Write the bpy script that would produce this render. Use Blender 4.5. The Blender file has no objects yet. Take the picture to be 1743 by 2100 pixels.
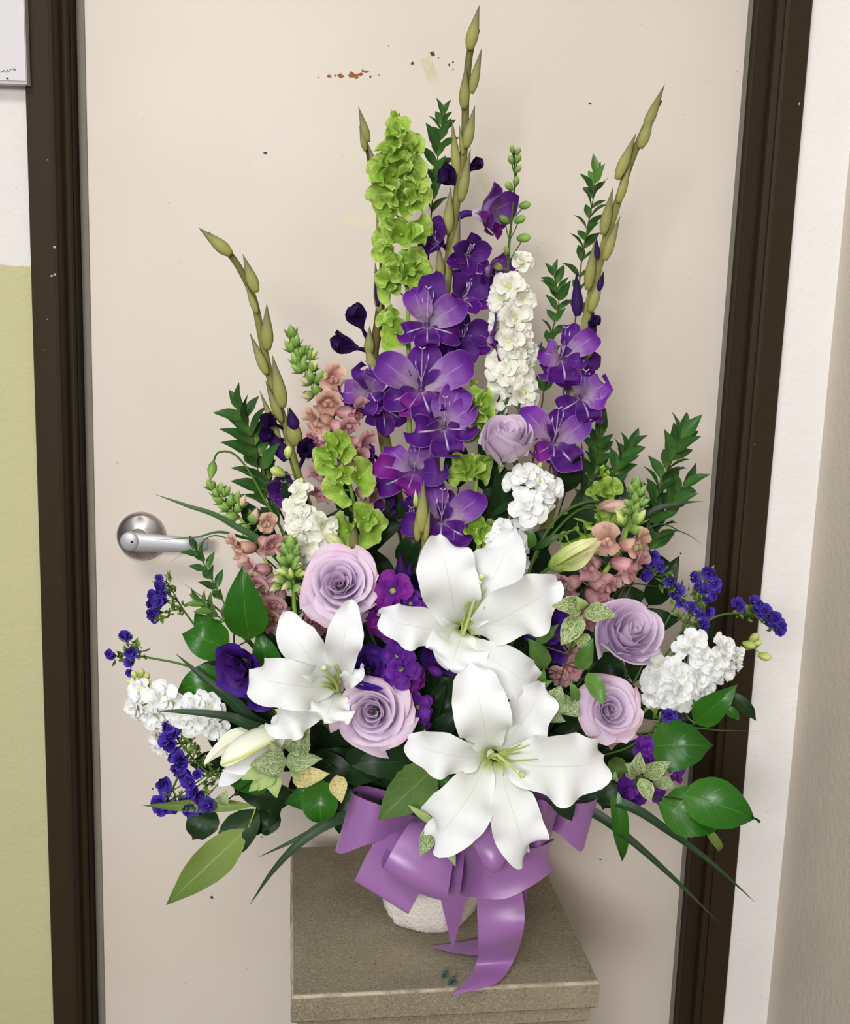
import bpy, math, random
import numpy as np
from mathutils import Vector, Matrix

# ---------------------------------------------------------------- camera, world, lamps, exposure
SC = bpy.context.scene
COL = SC.collection
FPX, PITCH, ROLL = 2200.0, math.radians(9.8), math.radians(1.86)
IW, IH = 1743, 2100
CAM = np.array([0.0, 0.0, 1.33])
_F = np.array([0, math.cos(PITCH), -math.sin(PITCH)]); _r = np.array([1.0, 0, 0]); _u = np.array([0, math.sin(PITCH), math.cos(PITCH)])
_R = math.cos(ROLL)*_r + math.sin(ROLL)*_u; _U = -math.sin(ROLL)*_r + math.cos(ROLL)*_u
cd = bpy.data.cameras.new('camera'); cam = bpy.data.objects.new('camera', cd); COL.objects.link(cam)
cd.sensor_fit = 'VERTICAL'; cd.sensor_height = 36.0; cd.lens = 36.0*FPX/IH; cd.clip_start = 0.02
m = Matrix.Identity(4)
for i in range(3):
    m[i][0], m[i][1], m[i][2], m[i][3] = _R[i], _U[i], -_F[i], CAM[i]
cam.matrix_world = m
SC.camera = cam
w = bpy.data.worlds.new('room_light'); SC.world = w; w.use_nodes = True
w.node_tree.nodes['Background'].inputs[0].default_value = (1.0, 0.985, 0.965, 1); w.node_tree.nodes['Background'].inputs[1].default_value = 0.30
def area(name, loc, target, sx, sy, power, color, spread=180):
    l = bpy.data.lights.new(name, 'AREA'); l.shape = 'RECTANGLE'; l.size = sx; l.size_y = sy; l.energy = power; l.color = color; l.spread = math.radians(spread)
    o = bpy.data.objects.new(name, l); COL.objects.link(o); o.location = loc
    o.rotation_euler = (Vector(target)-Vector(loc)).to_track_quat('-Z', 'Y').to_euler(); o['kind'] = 'helper'
    return o
area('ceiling_tube_light', (-0.85, -0.55, 3.0), (-0.25, 1.5, 0.85), 1.2, 0.5, 13.5, (1.0, 0.995, 0.98), 120)
area('front_fill_light', (-0.75, -2.4, 2.05), (-0.15, 1.4, 0.85), 1.2, 0.6, 29, (1.0, 0.995, 0.985), 100)  # unseen fill lamp added behind the camera to brighten the front faces
SC.view_settings.view_transform = 'Standard'; SC.view_settings.look = 'None'
SC.view_settings.gamma = 1.0; SC.view_settings.use_curve_mapping = False
SC.view_settings.exposure = 0.0

RNG = random.Random(7)
def V(*a): return Vector(a)
def ray(x, y): return _F + (x-IW/2)/FPX*_R - (y-IH/2)/FPX*_U
def P(x, y, d):                       # the point seen at photo pixel x, y at the depth d (metres in front of the lens)
    v = ray(x, y); return Vector(CAM + v*(d/v[1]))
def S(px, d=1.27): return px*d/FPX      # a size in photo pixels at depth d, in metres
def AX(dx, dz): return Vector((dx, -1.0, dz)).normalized()

# ---------------------------------------------------------------- objects
class Thing:
    def __init__(s, name, label, cat, loc, group=None):
        o = bpy.data.objects.new(name, None); COL.objects.link(o); o.location = loc; o.empty_display_size = .02
        o['label'] = label; o['category'] = cat
        if group: o['group'] = group
        s.o = o; s.T = Matrix.Translation(-Vector(loc))
    def part(s, name, mesh, M=None, parent=None, label=None):
        o = bpy.data.objects.new(name, mesh); COL.objects.link(o)
        W = s.T @ (M if M is not None else Matrix.Identity(4))
        if parent is None: o.parent = s.o; o.matrix_basis = W
        else: o.parent = parent[0]; o.matrix_basis = parent[1].inverted() @ W
        if label: o['label'] = label
        return (o, W)

def mk(name, verts, faces, uv=None, mat=None, smooth=True):
    me = bpy.data.meshes.new(name)
    me.from_pydata([tuple(v) for v in verts], [], [tuple(f) for f in faces])
    if uv is not None:
        l = me.uv_layers.new(name='UVMap'); idx = np.empty(len(me.loops), dtype=np.int32); me.loops.foreach_get('vertex_index', idx)
        l.data.foreach_set('uv', np.asarray(uv, dtype=np.float32)[idx].ravel())
    if smooth: me.polygons.foreach_set('use_smooth', [True]*len(me.polygons))
    if mat: me.materials.append(mat)
    return me
def merge(*geo):
    Vv, Ff, Uu = [], [], []
    for g in geo:
        n = len(Vv); Vv += [tuple(v) for v in g[0]]; Ff += [tuple(i+n for i in f) for f in g[1]]
        Uu += [tuple(u) for u in (g[2] if len(g) > 2 and g[2] is not None else [(0.5, 0.5)]*len(g[0]))]
    return Vv, Ff, Uu
def catmull(pts, n):
    p = np.array([tuple(q) for q in pts], float)
    if len(p) == 2: return np.array([p[0]*(1-t)+p[1]*t for t in np.linspace(0, 1, n)])
    e = np.vstack([2*p[0]-p[1], p, 2*p[-1]-p[-2]]); k = len(p)-1; out = []
    for t in np.linspace(0, k-1e-6, n):
        i = int(t); f = t-i; a, b, c, d = e[i:i+4]
        out.append(.5*((2*b)+(-a+c)*f+(2*a-5*b+4*c-d)*f*f+(-a+3*b-3*c+d)*f**3))
    return np.array(out)
def nrm(a): return a/(np.linalg.norm(a, axis=-1, keepdims=True)+1e-12)
def grid_faces(nv, nu, closed=False):
    F = []; w = nu if closed else nu-1
    for j in range(nv-1):
        for i in range(w):
            F.append((j*nu+i, j*nu+(i+1) % nu, (j+1)*nu+(i+1) % nu, (j+1)*nu+i))
    return F
def tube(pts, r0, r1=None, seg=6, n=None, cap=True):
    r1 = r0 if r1 is None else r1
    p = catmull(pts, n) if n else np.array([tuple(q) for q in pts], float); n = len(p)
    T = nrm(np.gradient(p, axis=0)); a = np.array([0.3, -0.9, 0.2]) if abs(T[0][1]) < .9 else np.array([1.0, 0, 0])
    X = nrm(np.cross(T, a)); Y = np.cross(T, X); R = np.linspace(r0, r1, n) if not hasattr(r1, '__len__') else np.interp(np.linspace(0, 1, n), np.linspace(0, 1, len(r1)), r1)
    vs, uv = [], []
    for j in range(n):
        for i in range(seg):
            q = 2*math.pi*i/seg; vs.append(p[j]+R[j]*(math.cos(q)*X[j]+math.sin(q)*Y[j])); uv.append((i/seg, j/(n-1)))
    F = grid_faces(n, seg, True)
    if cap: F += [tuple(range(seg))[::-1], tuple((n-1)*seg+i for i in range(seg))]
    return vs, F, uv
def lathe(A, B, prof, seg=8, flat=1.0):      # prof: (t along A>B, radius)
    A = np.array(A, float); B = np.array(B, float); T = nrm(B-A); a = np.array([0, -1.0, .15]); X = nrm(np.cross(T, a)); Y = np.cross(T, X)
    vs, uv = [], []
    for t, r in prof:
        for i in range(seg):
            q = 2*math.pi*i/seg; vs.append(A+(B-A)*t+r*(math.cos(q)*X+flat*math.sin(q)*Y)); uv.append((abs(((i/seg)*2) % 2-1), t))
    F = grid_faces(len(prof), seg, True)+[tuple(range(seg))[::-1], tuple((len(prof)-1)*seg+i for i in range(seg))]
    return vs, F, uv
PROF = dict(lily=([0, .08, .2, .35, .52, .66, .8, .9, .96, 1], [.2, .3, .55, .83, 1, .98, .78, .5, .28, .02]),
            leaf=([0, .06, .18, .36, .52, .7, .86, .95, 1], [.03, .3, .74, 1, .97, .74, .36, .13, .01]),
            lance=([0, .06, .2, .42, .6, .8, .93, 1], [.05, .32, .78, 1, .88, .5, .18, .01]),
            blade=([0, .1, .4, .55, .7, .82, .93, 1], [.6, .8, 1, .9, .66, .42, .18, .02]),
            glad=([0, .1, .3, .5, .66, .82, .94, 1], [.2, .3, .64, .93, 1, .8, .4, .03]),
            round=([0, .12, .35, .6, .8, .92, 1], [.18, .32, .68, .96, 1, .74, .25]),
            wide=([0, .1, .3, .6, .85, .95, 1], [.2, .4, .78, 1, .95, .7, .35]),
            spoon=([0, .1, .4, .65, .85, .95, 1], [.1, .16, .45, .95, .98, .65, .1]))
def patch(spine, W, N, cup=0.0, ruf=0.0, frq=3.0, seed=0, prof='leaf', nu=7, nv=12, fold=0.0, jag=0.0):
    sp = catmull(spine, nv) if len(spine) != nv else np.array(spine, float); T = nrm(np.gradient(sp, axis=0))
    N = np.array(N, float); N = np.tile(N, (nv, 1)) if N.ndim == 1 else N
    Sd = nrm(np.cross(T, N)); Nn = np.cross(Sd, T); t = np.linspace(0, 1, nv); ww = W*np.interp(t, *PROF[prof])
    r = random.Random(seed); ph = r.random()*6.28; ph2 = r.random()*6.28; vs, uv = [], []
    for j in range(nv):
        for i in range(nu):
            u = -1+2*i/(nu-1); q = ph if u > 0 else ph2; jg = 1+jag*math.sin(t[j]*40+q)*(abs(u) > .9)
            wav = ruf*W*math.sin(frq*6.28*t[j]+q)*u*u*min(1, t[j]*3)
            vs.append(sp[j]+Sd[j]*u*ww[j]*jg*(1+.05*math.sin(7*t[j]+q))+Nn[j]*(cup*ww[j]*u*u+fold*ww[j]*abs(u)+wav)); uv.append((i/(nu-1), t[j]))
    return vs, grid_faces(nv, nu), uv
_UP = {}
def upetal(mat, prof='round', asp=.4, b0=0.0, b1=0.6, cup=.2, ruf=.06, frq=3, seed=0, nu=6, nv=8, fold=0.0, jag=0.0, name='petal'):
    key = (mat.name, prof, asp, b0, b1, cup, ruf, frq, seed, nu, nv, fold, jag)
    if key in _UP: return _UP[key]
    t = np.linspace(0, 1, nv); an = b0+(b1-b0)*t; st = np.stack([np.cos(an), 0*an, -np.sin(an)], 1)/(nv-1); sp = np.vstack([[0, 0, 0], np.cumsum(st[:-1], 0)])
    Nn = np.stack([np.sin(an), 0*an, np.cos(an)], 1)
    _UP[key] = mk(name, *patch(sp, asp, Nn, cup, ruf, frq, seed, prof, nu, nv, fold, jag), mat); return _UP[key]
def frame(a):
    a = Vector(a).normalized(); z = Vector((0, 0, 1)) if abs(a.z) < .95 else Vector((0, 1, 0)); X = z.cross(a).normalized(); return a, X, a.cross(X)
def pm(c, a, phi, theta, s, r0=0.0, tw=0.0, sw=1.0):   # places a unit petal: base at c, angle theta off the axis a, turned phi about it
    a, X, Y = frame(a); r = math.cos(phi)*X+math.sin(phi)*Y; d = math.cos(theta)*a+math.sin(theta)*r; n = math.sin(theta)*a-math.cos(theta)*r
    if tw: n = (Matrix.Rotation(tw, 3, d) @ n)
    y = n.cross(d); M = Matrix.Identity(4); b = Vector(c)+r*r0
    for i in range(3): M[i][0], M[i][1], M[i][2], M[i][3] = d[i]*s, y[i]*s*sw, n[i]*s, b[i]
    return M
def xf(c, a, s, spin=0.0):              # local +Z to the axis a
    a, X, Y = frame(a); M = Matrix.Identity(4); x = math.cos(spin)*X+math.sin(spin)*Y; y = a.cross(x)
    for i in range(3): M[i][0], M[i][1], M[i][2], M[i][3] = x[i]*s, y[i]*s, a[i]*s, c[i]
    return M

# ---------------------------------------------------------------- materials
def lin(c): return tuple(((v/255)/12.92 if v <= 10 else (((v/255)+.055)/1.055)**2.4) for v in c)+(1,)
class NT:
    def __init__(s, name):
        s.m = bpy.data.materials.new(name); s.m.use_nodes = True; s.t = s.m.node_tree; s.t.nodes.clear(); s.out = s.n('ShaderNodeOutputMaterial')
    def n(s, typ, **k):
        o = s.t.nodes.new(typ)
        for a, b in k.items(): setattr(o, a, b)
        return o
    def l(s, a, b): s.t.links.new(a, b)
    def put(s, sock, v):
        if hasattr(v, 'is_output'): s.l(v, sock)
        else: sock.default_value = v
    def math(s, op, a, b=0.0, c=None):
        o = s.n('ShaderNodeMath', operation=op); s.put(o.inputs[0], a); s.put(o.inputs[1], b)
        if c is not None: s.put(o.inputs[2], c)
        return o.outputs[0]
    def rng(s, v, a, b, c, d):
        o = s.n('ShaderNodeMapRange'); s.put(o.inputs[0], v)
        for i, q in enumerate((a, b, c, d)): o.inputs[i+1].default_value = q
        return o.outputs[0]
    def mix(s, f, a, b, mode='MIX'):
        o = s.n('ShaderNodeMix', data_type='RGBA', blend_type=mode); s.put(o.inputs[0], f); s.put(o.inputs[6], a); s.put(o.inputs[7], b); return o.outputs[2]
    def ramp(s, v, stops):
        o = s.n('ShaderNodeValToRGB'); e = o.color_ramp.elements; s.put(o.inputs[0], v)
        while len(e) < len(stops): e.new(.5)
        for q, (p, c) in zip(e, stops): q.position = p; q.color = lin(c)
        return o.outputs[0]
    def noise(s, vec, scale, detail=2.0, rough=.5):
        o = s.n('ShaderNodeTexNoise'); s.l(vec, o.inputs['Vector']); o.inputs['Scale'].default_value = scale; o.inputs['Detail'].default_value = detail; o.inputs['Roughness'].default_value = rough; return o.outputs[0]
    def finish(s, color, rough=.5, spec=.5, trans=0.0, bump=None, bstr=.2, bdist=.001, metal=0.0, sheen=0.0, aniso=0.0, sss=0.0):
        p = s.n('ShaderNodeBsdfPrincipled'); s.put(p.inputs['Base Color'], color); s.put(p.inputs['Roughness'], rough); p.inputs['Specular IOR Level'].default_value = spec; p.inputs['Metallic'].default_value = metal
        if sheen: p.inputs['Sheen Weight'].default_value = sheen
        if aniso: p.inputs['Anisotropic'].default_value = aniso
        nb = None
        if bump is not None:
            b = s.n('ShaderNodeBump'); b.inputs['Strength'].default_value = bstr; b.inputs['Distance'].default_value = bdist; s.l(bump, b.inputs['Height']); s.l(b.outputs[0], p.inputs['Normal'])
        sh = p.outputs[0]
        if trans:
            t = s.n('ShaderNodeBsdfTranslucent'); s.put(t.inputs[0], color); x = s.n('ShaderNodeMixShader'); x.inputs[0].default_value = trans; s.l(sh, x.inputs[1]); s.l(t.outputs[0], x.inputs[2]); sh = x.outputs[0]
        s.l(sh, s.out.inputs[0]); return s.m
def pmat(name, stops, rib=None, edge=None, rough=.5, trans=.22, noise=.12, rand=.12, spec=.14, veins=None, blotch=None, bstr=.15, tip=None):
    k = NT(name); uv = k.n('ShaderNodeUVMap'); sx = k.n('ShaderNodeSeparateXYZ'); k.l(uv.outputs[0], sx.inputs[0]); v = sx.outputs[1]
    au = k.math('ABSOLUTE', k.math('MULTIPLY_ADD', sx.outputs[0], 2.0, -1.0)); tc = k.n('ShaderNodeTexCoord')
    nz = k.noise(tc.outputs['UV'], 6.0, 3.0); c = k.ramp(k.math('ADD', v, k.rng(nz, 0, 1, -.06, .06)), stops)
    if blotch:                                    # patches of a second colour: (colour, scale, low, high)
        oi = k.n('ShaderNodeObjectInfo'); av = k.n('ShaderNodeVectorMath', operation='ADD'); k.l(tc.outputs['UV'], av.inputs[0]); k.l(oi.outputs['Random'], av.inputs[1])
        c = k.mix(k.rng(k.noise(av.outputs[0], blotch[1], 4.0, .65), blotch[2], blotch[3], 0, 1), c, lin(blotch[0]))
    hh = au
    if veins:                                     # (colour, count, strength)
        f = k.math('FRACT', k.math('SUBTRACT', k.math('MULTIPLY', v, float(veins[1])), k.math('MULTIPLY', au, veins[1]*.35))); vm = k.rng(k.math('ABSOLUTE', k.math('SUBTRACT', f, .5)), 0, .1, 1, 0)
        c = k.mix(k.math('MULTIPLY', vm, veins[2]), c, lin(veins[0])); hh = k.math('SUBTRACT', au, k.math('MULTIPLY', vm, .25))
    if rib:                                       # (half width, colour, strength, vmax)
        rm = k.math('MULTIPLY', k.math('MULTIPLY', k.rng(au, 0, rib[0], 1, 0), k.rng(v, rib[3]-.2, rib[3], 1, 0)), rib[2]); c = k.mix(rm, c, lin(rib[1]))
    if edge: c = k.mix(k.math('MULTIPLY', k.rng(k.math('MAXIMUM', au, k.rng(v, .9, 1, 0, 1)), 1-edge[2], 1, 0, 1), edge[1]), c, lin(edge[0]))
    if tip: c = k.mix(k.math('MULTIPLY', k.math('MULTIPLY', k.rng(v, tip[2], 1, 0, 1), k.rng(k.noise(tc.outputs['Object'], 28, 2), .42, .62, 0, 1)), tip[1]), c, lin(tip[0]))
    oi = k.n('ShaderNodeObjectInfo'); hs = k.n('ShaderNodeHueSaturation'); k.l(c, hs.inputs['Color'])
    k.l(k.math('MULTIPLY', k.rng(oi.outputs['Random'], 0, 1, 1-rand, 1+rand), k.rng(nz, 0, 1, 1-noise, 1+noise)), hs.inputs['Value'])
    return k.finish(hs.outputs[0], rough, spec, trans, hh, bstr)
GN = [(0, (120, 150, 60)), (.5, (70, 105, 40)), (1, (60, 95, 35))]
M = {}
M['glad_up'] = pmat('gladiolus_upper_petal', [(0, (222, 206, 206)), (.3, (198, 172, 206)), (.55, (134, 84, 166)), (.78, (98, 40, 140)), (1, (88, 28, 130))], (.07, (200, 170, 220), .45, .8), ((178, 140, 205), .6, .07), blotch=((120, 34, 150), 2.2, .5, .75), veins=((160, 110, 200), 9, .10))
M['glad_mid'] = pmat('gladiolus_dark_upper_petal', [(0, (130, 96, 146)), (.3, (92, 46, 134)), (1, (66, 20, 106))], (.05, (150, 100, 190), .3, .8), ((150, 110, 185), .6, .06), blotch=((104, 26, 134), 2.0, .5, .75))
M['glad_low'] = pmat('gladiolus_lower_petal', [(0, (222, 208, 196)), (.16, (120, 70, 156)), (.45, (70, 24, 112)), (1, (82, 24, 122))], (.085, (235, 222, 238), .95, .72), ((180, 140, 205), .65, .07), blotch=((122, 28, 144), 2.0, .5, .72))
M['glad_mag'] = pmat('gladiolus_magenta_petal', [(0, (170, 110, 180)), (.4, (112, 34, 134)), (1, (124, 26, 126))], (.07, (225, 200, 235), .7, .7), ((190, 140, 205), .6, .07))
M['glad_dark'] = pmat('gladiolus_dark_bud', [(0, (58, 30, 96)), (.6, (42, 16, 72)), (1, (30, 10, 52))], None, ((110, 80, 150), .4, .05), rough=.6, trans=.08)
M['sheath'] = pmat('gladiolus_sheath', [(0, (150, 148, 78)), (.4, (146, 146, 84)), (.8, (112, 108, 76)), (1, (84, 78, 62))], (.5, (128, 128, 70), .25, 1.2), ((112, 100, 82), .5, .3), rough=.55, trans=.05, spec=.3)
M['gstem'] = pmat('gladiolus_stem', [(0, (96, 92, 52)), (.5, (140, 140, 78)), (1, (156, 160, 88))], None, rough=.55, trans=0, blotch=((112, 100, 62), 5, .5, .75))
M['gstem_dk'] = pmat('gladiolus_brown_stem', [(0, (70, 56, 34)), (.5, (92, 80, 46)), (1, (140, 136, 84))], None, rough=.55, trans=0)
M['stem'] = pmat('green_stem', [(0, (50, 82, 32)), (1, (108, 140, 62))], None, rough=.5, trans=0)
M['stem_dk'] = pmat('dark_stem', [(0, (34, 52, 26)), (1, (58, 84, 40))], None, rough=.5, trans=0)
M['stem_brown'] = pmat('woody_stem', [(0, (70, 62, 42)), (1, (124, 92, 72))], None, rough=.6, trans=0)
M['stem_lime'] = pmat('lime_stem', [(0, (118, 150, 60)), (1, (150, 182, 76))], None, rough=.5, trans=0)
M['bell'] = pmat('bells_of_ireland_calyx', [(0, (138, 172, 56)), (.5, (158, 192, 76)), (.88, (184, 208, 106)), (1, (204, 220, 140))], (.04, (180, 206, 118), .4, 1.2), rough=.5, trans=.3, blotch=((112, 156, 50), 4, .45, .7), noise=.2)
M['bell_tip'] = pmat('bells_of_ireland_young_calyx', [(0, (150, 186, 60)), (1, (182, 208, 70))], None, rough=.5, trans=.25)
M['rose'] = pmat('lavender_rose_petal', [(0, (204, 176, 214)), (.5, (219, 197, 227)), (.85, (224, 204, 228)), (1, (230, 212, 230))], None, ((226, 210, 226), .35, .06), rough=.6, trans=.2, noise=.06, rand=.04, veins=((190, 166, 204), 11, .08))
M['rose_pink'] = pmat('lavender_rose_outer_petal', [(0, (214, 194, 214)), (.5, (220, 200, 224)), (.85, (226, 206, 226)), (1, (228, 204, 220))], None, None, rough=.6, trans=.2, noise=.06, rand=.04, tip=((216, 116, 152), .55, .88), veins=((196, 172, 206), 11, .08))
M['rose_pale'] = pmat('pale_rose_petal', [(0, (222, 208, 214)), (.5, (216, 198, 212)), (.88, (212, 190, 214)), (1, (220, 202, 220))], None, None, rough=.6, trans=.2, noise=.05, rand=.03)
M['lily'] = pmat('white_lily_petal', [(0, (176, 190, 96)), (.05, (214, 220, 166)), (.13, (238, 241, 236)), (1, (241, 242, 246))], (.035, (206, 212, 190), .55, .85), None, rough=.45, trans=.22, noise=.02, rand=.02, veins=((228, 230, 226), 6, .1), bstr=.25)
M['lily_bud'] = pmat('white_lily_bud', [(0, (176, 190, 110)), (.25, (228, 230, 196)), (.8, (242, 241, 228)), (1, (236, 236, 206))], (.16, (188, 198, 84), .95, 1.2), rough=.45, trans=.15, noise=.03, rand=.02)
M['bud_green'] = pmat('pale_green_bud', [(0, (120, 146, 62)), (.35, (176, 190, 110)), (.75, (214, 214, 160)), (1, (196, 186, 140))], (.12, (132, 152, 70), .6, 1.2), rough=.5, trans=.1)
M['anther'] = pmat('lily_stamen', [(0, (196, 206, 120)), (1, (170, 184, 80))], None, rough=.5, trans=.1)
M['stigma'] = pmat('lily_pistil', [(0, (184, 200, 120)), (.85, (190, 204, 128)), (1, (214, 222, 190))], None, rough=.4, trans=.1)
M['gstamen'] = pmat('gladiolus_stamen', [(0, (220, 200, 222)), (.7, (196, 166, 206)), (1, (108, 80, 140))], None, rough=.5, trans=.1)
M['white'] = pmat('white_stock_petal', [(0, (222, 226, 190)), (.3, (238, 240, 235)), (1, (243, 244, 246))], None, None, rough=.55, trans=.25, noise=.03, rand=.04, bstr=.3)
M['cream'] = pmat('white_larkspur_petal', [(0, (196, 206, 140)), (.4, (234, 234, 218)), (1, (242, 241, 232))], (.06, (206, 212, 170), .5, .9), None, rough=.55, trans=.25, noise=.04, rand=.06, bstr=.3)
M['limebud'] = pmat('yellow_green_bud', [(0, (130, 162, 66)), (.6, (186, 200, 108)), (1, (214, 220, 150))], (.1, (232, 232, 190), .5, 1.2), rough=.5, trans=.15)
M['snapgreen'] = pmat('snapdragon_green_bud', [(0, (96, 132, 58)), (.6, (128, 164, 82)), (1, (160, 188, 112))], (.08, (160, 186, 110), .5, 1.2), ((150, 178, 100), .5, .1), rough=.5, trans=.12)
M['snapcream'] = pmat('snapdragon_cream_bud', [(0, (140, 150, 84)), (.35, (206, 190, 150)), (1, (222, 196, 172))], None, rough=.5, trans=.2)
M['snappink'] = pmat('snapdragon_pink_petal', [(0, (176, 104, 120)), (.4, (204, 148, 156)), (1, (222, 178, 178))], (.08, (232, 200, 186), .5, 1.2), ((232, 196, 196), .5, .08), rough=.55, trans=.25, rand=.1, noise=.1)
M['snappeach'] = pmat('snapdragon_peach_petal', [(0, (170, 112, 108)), (.4, (206, 156, 140)), (1, (224, 190, 168))], None, ((232, 206, 186), .5, .08), rough=.55, trans=.25)
M['lisi'] = pmat('lisianthus_violet_petal', [(0, (44, 20, 84)), (.5, (58, 26, 116)), (1, (72, 34, 140))], None, ((88, 50, 160), .5, .08), rough=.55, trans=.18, rand=.18, veins=((84, 46, 150), 10, .12))
M['lisidk'] = pmat('lisianthus_dark_petal', [(0, (40, 16, 66)), (.5, (52, 22, 92)), (1, (66, 28, 112))], None, ((92, 54, 140), .4, .06), rough=.55, trans=.15, rand=.15)
M['stockp'] = pmat('purple_stock_petal', [(0, (82, 34, 106)), (.4, (94, 36, 140)), (1, (108, 44, 152))], (.06, (140, 90, 176), .4, .8), ((136, 80, 176), .5, .07), rough=.55, trans=.2, rand=.2)
M['stockm'] = pmat('magenta_stock_petal', [(0, (76, 28, 112)), (.5, (104, 30, 130)), (1, (128, 36, 136))], None, ((160, 96, 170), .5, .05), rough=.55, trans=.2)
M['statice'] = pmat('statice_violet_floret', [(0, (66, 40, 130)), (.5, (72, 46, 158)), (1, (88, 64, 178))], None, ((112, 92, 196), .5, .1), rough=.65, trans=.2, rand=.2)
M['calyx'] = pmat('statice_green_calyx', [(0, (66, 96, 40)), (.6, (104, 134, 60)), (1, (150, 172, 98))], None, rough=.55, trans=.15, rand=.25)
M['myrtle'] = pmat('myrtle_leaf', [(0, (80, 116, 50)), (.4, (52, 92, 38)), (1, (44, 84, 36))], (.05, (96, 130, 70), .6, 1.0), None, rough=.42, trans=.1, rand=.25, spec=.25)
M['myrtle_light'] = pmat('myrtle_young_leaf', [(0, (92, 130, 54)), (1, (76, 120, 48))], (.05, (126, 160, 86), .6, 1.0), None, rough=.4, trans=.15, rand=.2, spec=.45)
M['salal'] = pmat('glossy_green_leaf', [(0, (62, 112, 30)), (.5, (40, 98, 20)), (1, (34, 86, 20))], (.03, (92, 138, 66), .7, 1.05), None, rough=.3, trans=.1, rand=.15, spec=.3, veins=((58, 112, 38), 6, .3), bstr=.35)
M['darkleaf'] = pmat('dark_green_leaf', [(0, (32, 54, 24)), (.5, (24, 47, 21)), (1, (20, 41, 18))], (.03, (54, 84, 44), .6, 1.05), None, rough=.4, trans=.06, rand=.25, spec=.2, veins=((40, 66, 34), 6, .3), bstr=.3)
M['olive'] = pmat('pale_olive_leaf_back', [(0, (130, 148, 74)), (.5, (104, 126, 58)), (1, (92, 116, 50))], (.035, (164, 180, 110), .85, 1.05), None, rough=.5, trans=.12, rand=.08, veins=((118, 140, 70), 7, .3), bstr=.3)
M['roseleaf'] = pmat('rose_leaf_back', [(0, (86, 112, 56)), (.5, (76, 104, 48)), (1, (70, 98, 44))], (.025, (134, 156, 98), .85, 1.05), None, rough=.5, trans=.1, rand=.05, veins=((98, 124, 68), 6, .35), bstr=.3)
M['blade'] = pmat('lily_grass_blade', [(0, (38, 70, 34)), (.5, (50, 84, 40)), (1, (70, 96, 50))], (.08, (90, 122, 78), .5, 1.2), None, rough=.5, trans=.1, rand=.2, spec=.3)
M['bladedk'] = pmat('dark_grass_blade', [(0, (24, 46, 26)), (.5, (30, 58, 34)), (1, (44, 62, 36))], (.1, (60, 92, 62), .5, 1.2), None, rough=.48, trans=.05, rand=.15, spec=.3)
M['vari'] = pmat('variegated_leaf', [(0, (168, 184, 124)), (.5, (176, 190, 138)), (1, (190, 200, 158))], (.05, (206, 214, 170), .7, 1.0), ((206, 212, 174), .5, .18), rough=.5, trans=.15, rand=.08, blotch=((98, 124, 66), 16, .45, .56))
M['vari_grey'] = pmat('grey_variegated_leaf', [(0, (160, 176, 128)), (1, (184, 194, 152))], (.05, (204, 210, 170), .6, 1.0), None, rough=.55, trans=.12, rand=.06, blotch=((100, 122, 76), 22, .44, .56))
M['vari_pale'] = pmat('plain_pale_green_leaf', [(0, (150, 172, 106)), (1, (164, 184, 120))], (.05, (186, 200, 146), .7, 1.0), None, rough=.5, trans=.18, rand=.1)
M['vari_brown'] = pmat('yellowed_variegated_leaf', [(0, (196, 184, 124)), (1, (210, 202, 150))], (.05, (214, 206, 160), .6, 1.0), None, rough=.55, trans=.12, rand=.05, blotch=((160, 138, 76), 12, .46, .66))
def satin():
    k = NT('mauve_satin_ribbon'); uv = k.n('ShaderNodeUVMap'); mp = k.n('ShaderNodeMapping'); mp.inputs['Scale'].default_value = (6, 900, 1); k.l(uv.outputs[0], mp.inputs[0])
    return k.finish(lin((150, 100, 163)), .38, .8, .1, k.noise(mp.outputs[0], 1.0, 2.0), .06, .0005, sheen=.15)
M['satin'] = satin()
def flat(name, c, rough=.6, spec=.3, nscale=40, namp=.06, bump=0.0, metal=0.0, bscale=200, bdist=.0008, aniso=0.0):
    k = NT(name); tc = k.n('ShaderNodeTexCoord'); nz = k.noise(tc.outputs['Object'], nscale, 4.0); hs = k.n('ShaderNodeHueSaturation'); hs.inputs['Color'].default_value = lin(c); k.l(k.rng(nz, .25, .75, 1-namp, 1+namp), hs.inputs['Value'])
    return k.finish(hs.outputs[0], rough, spec, 0, k.noise(tc.outputs['Object'], bscale, 3.0) if bump else None, bump, bdist, metal, aniso=aniso)

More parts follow.
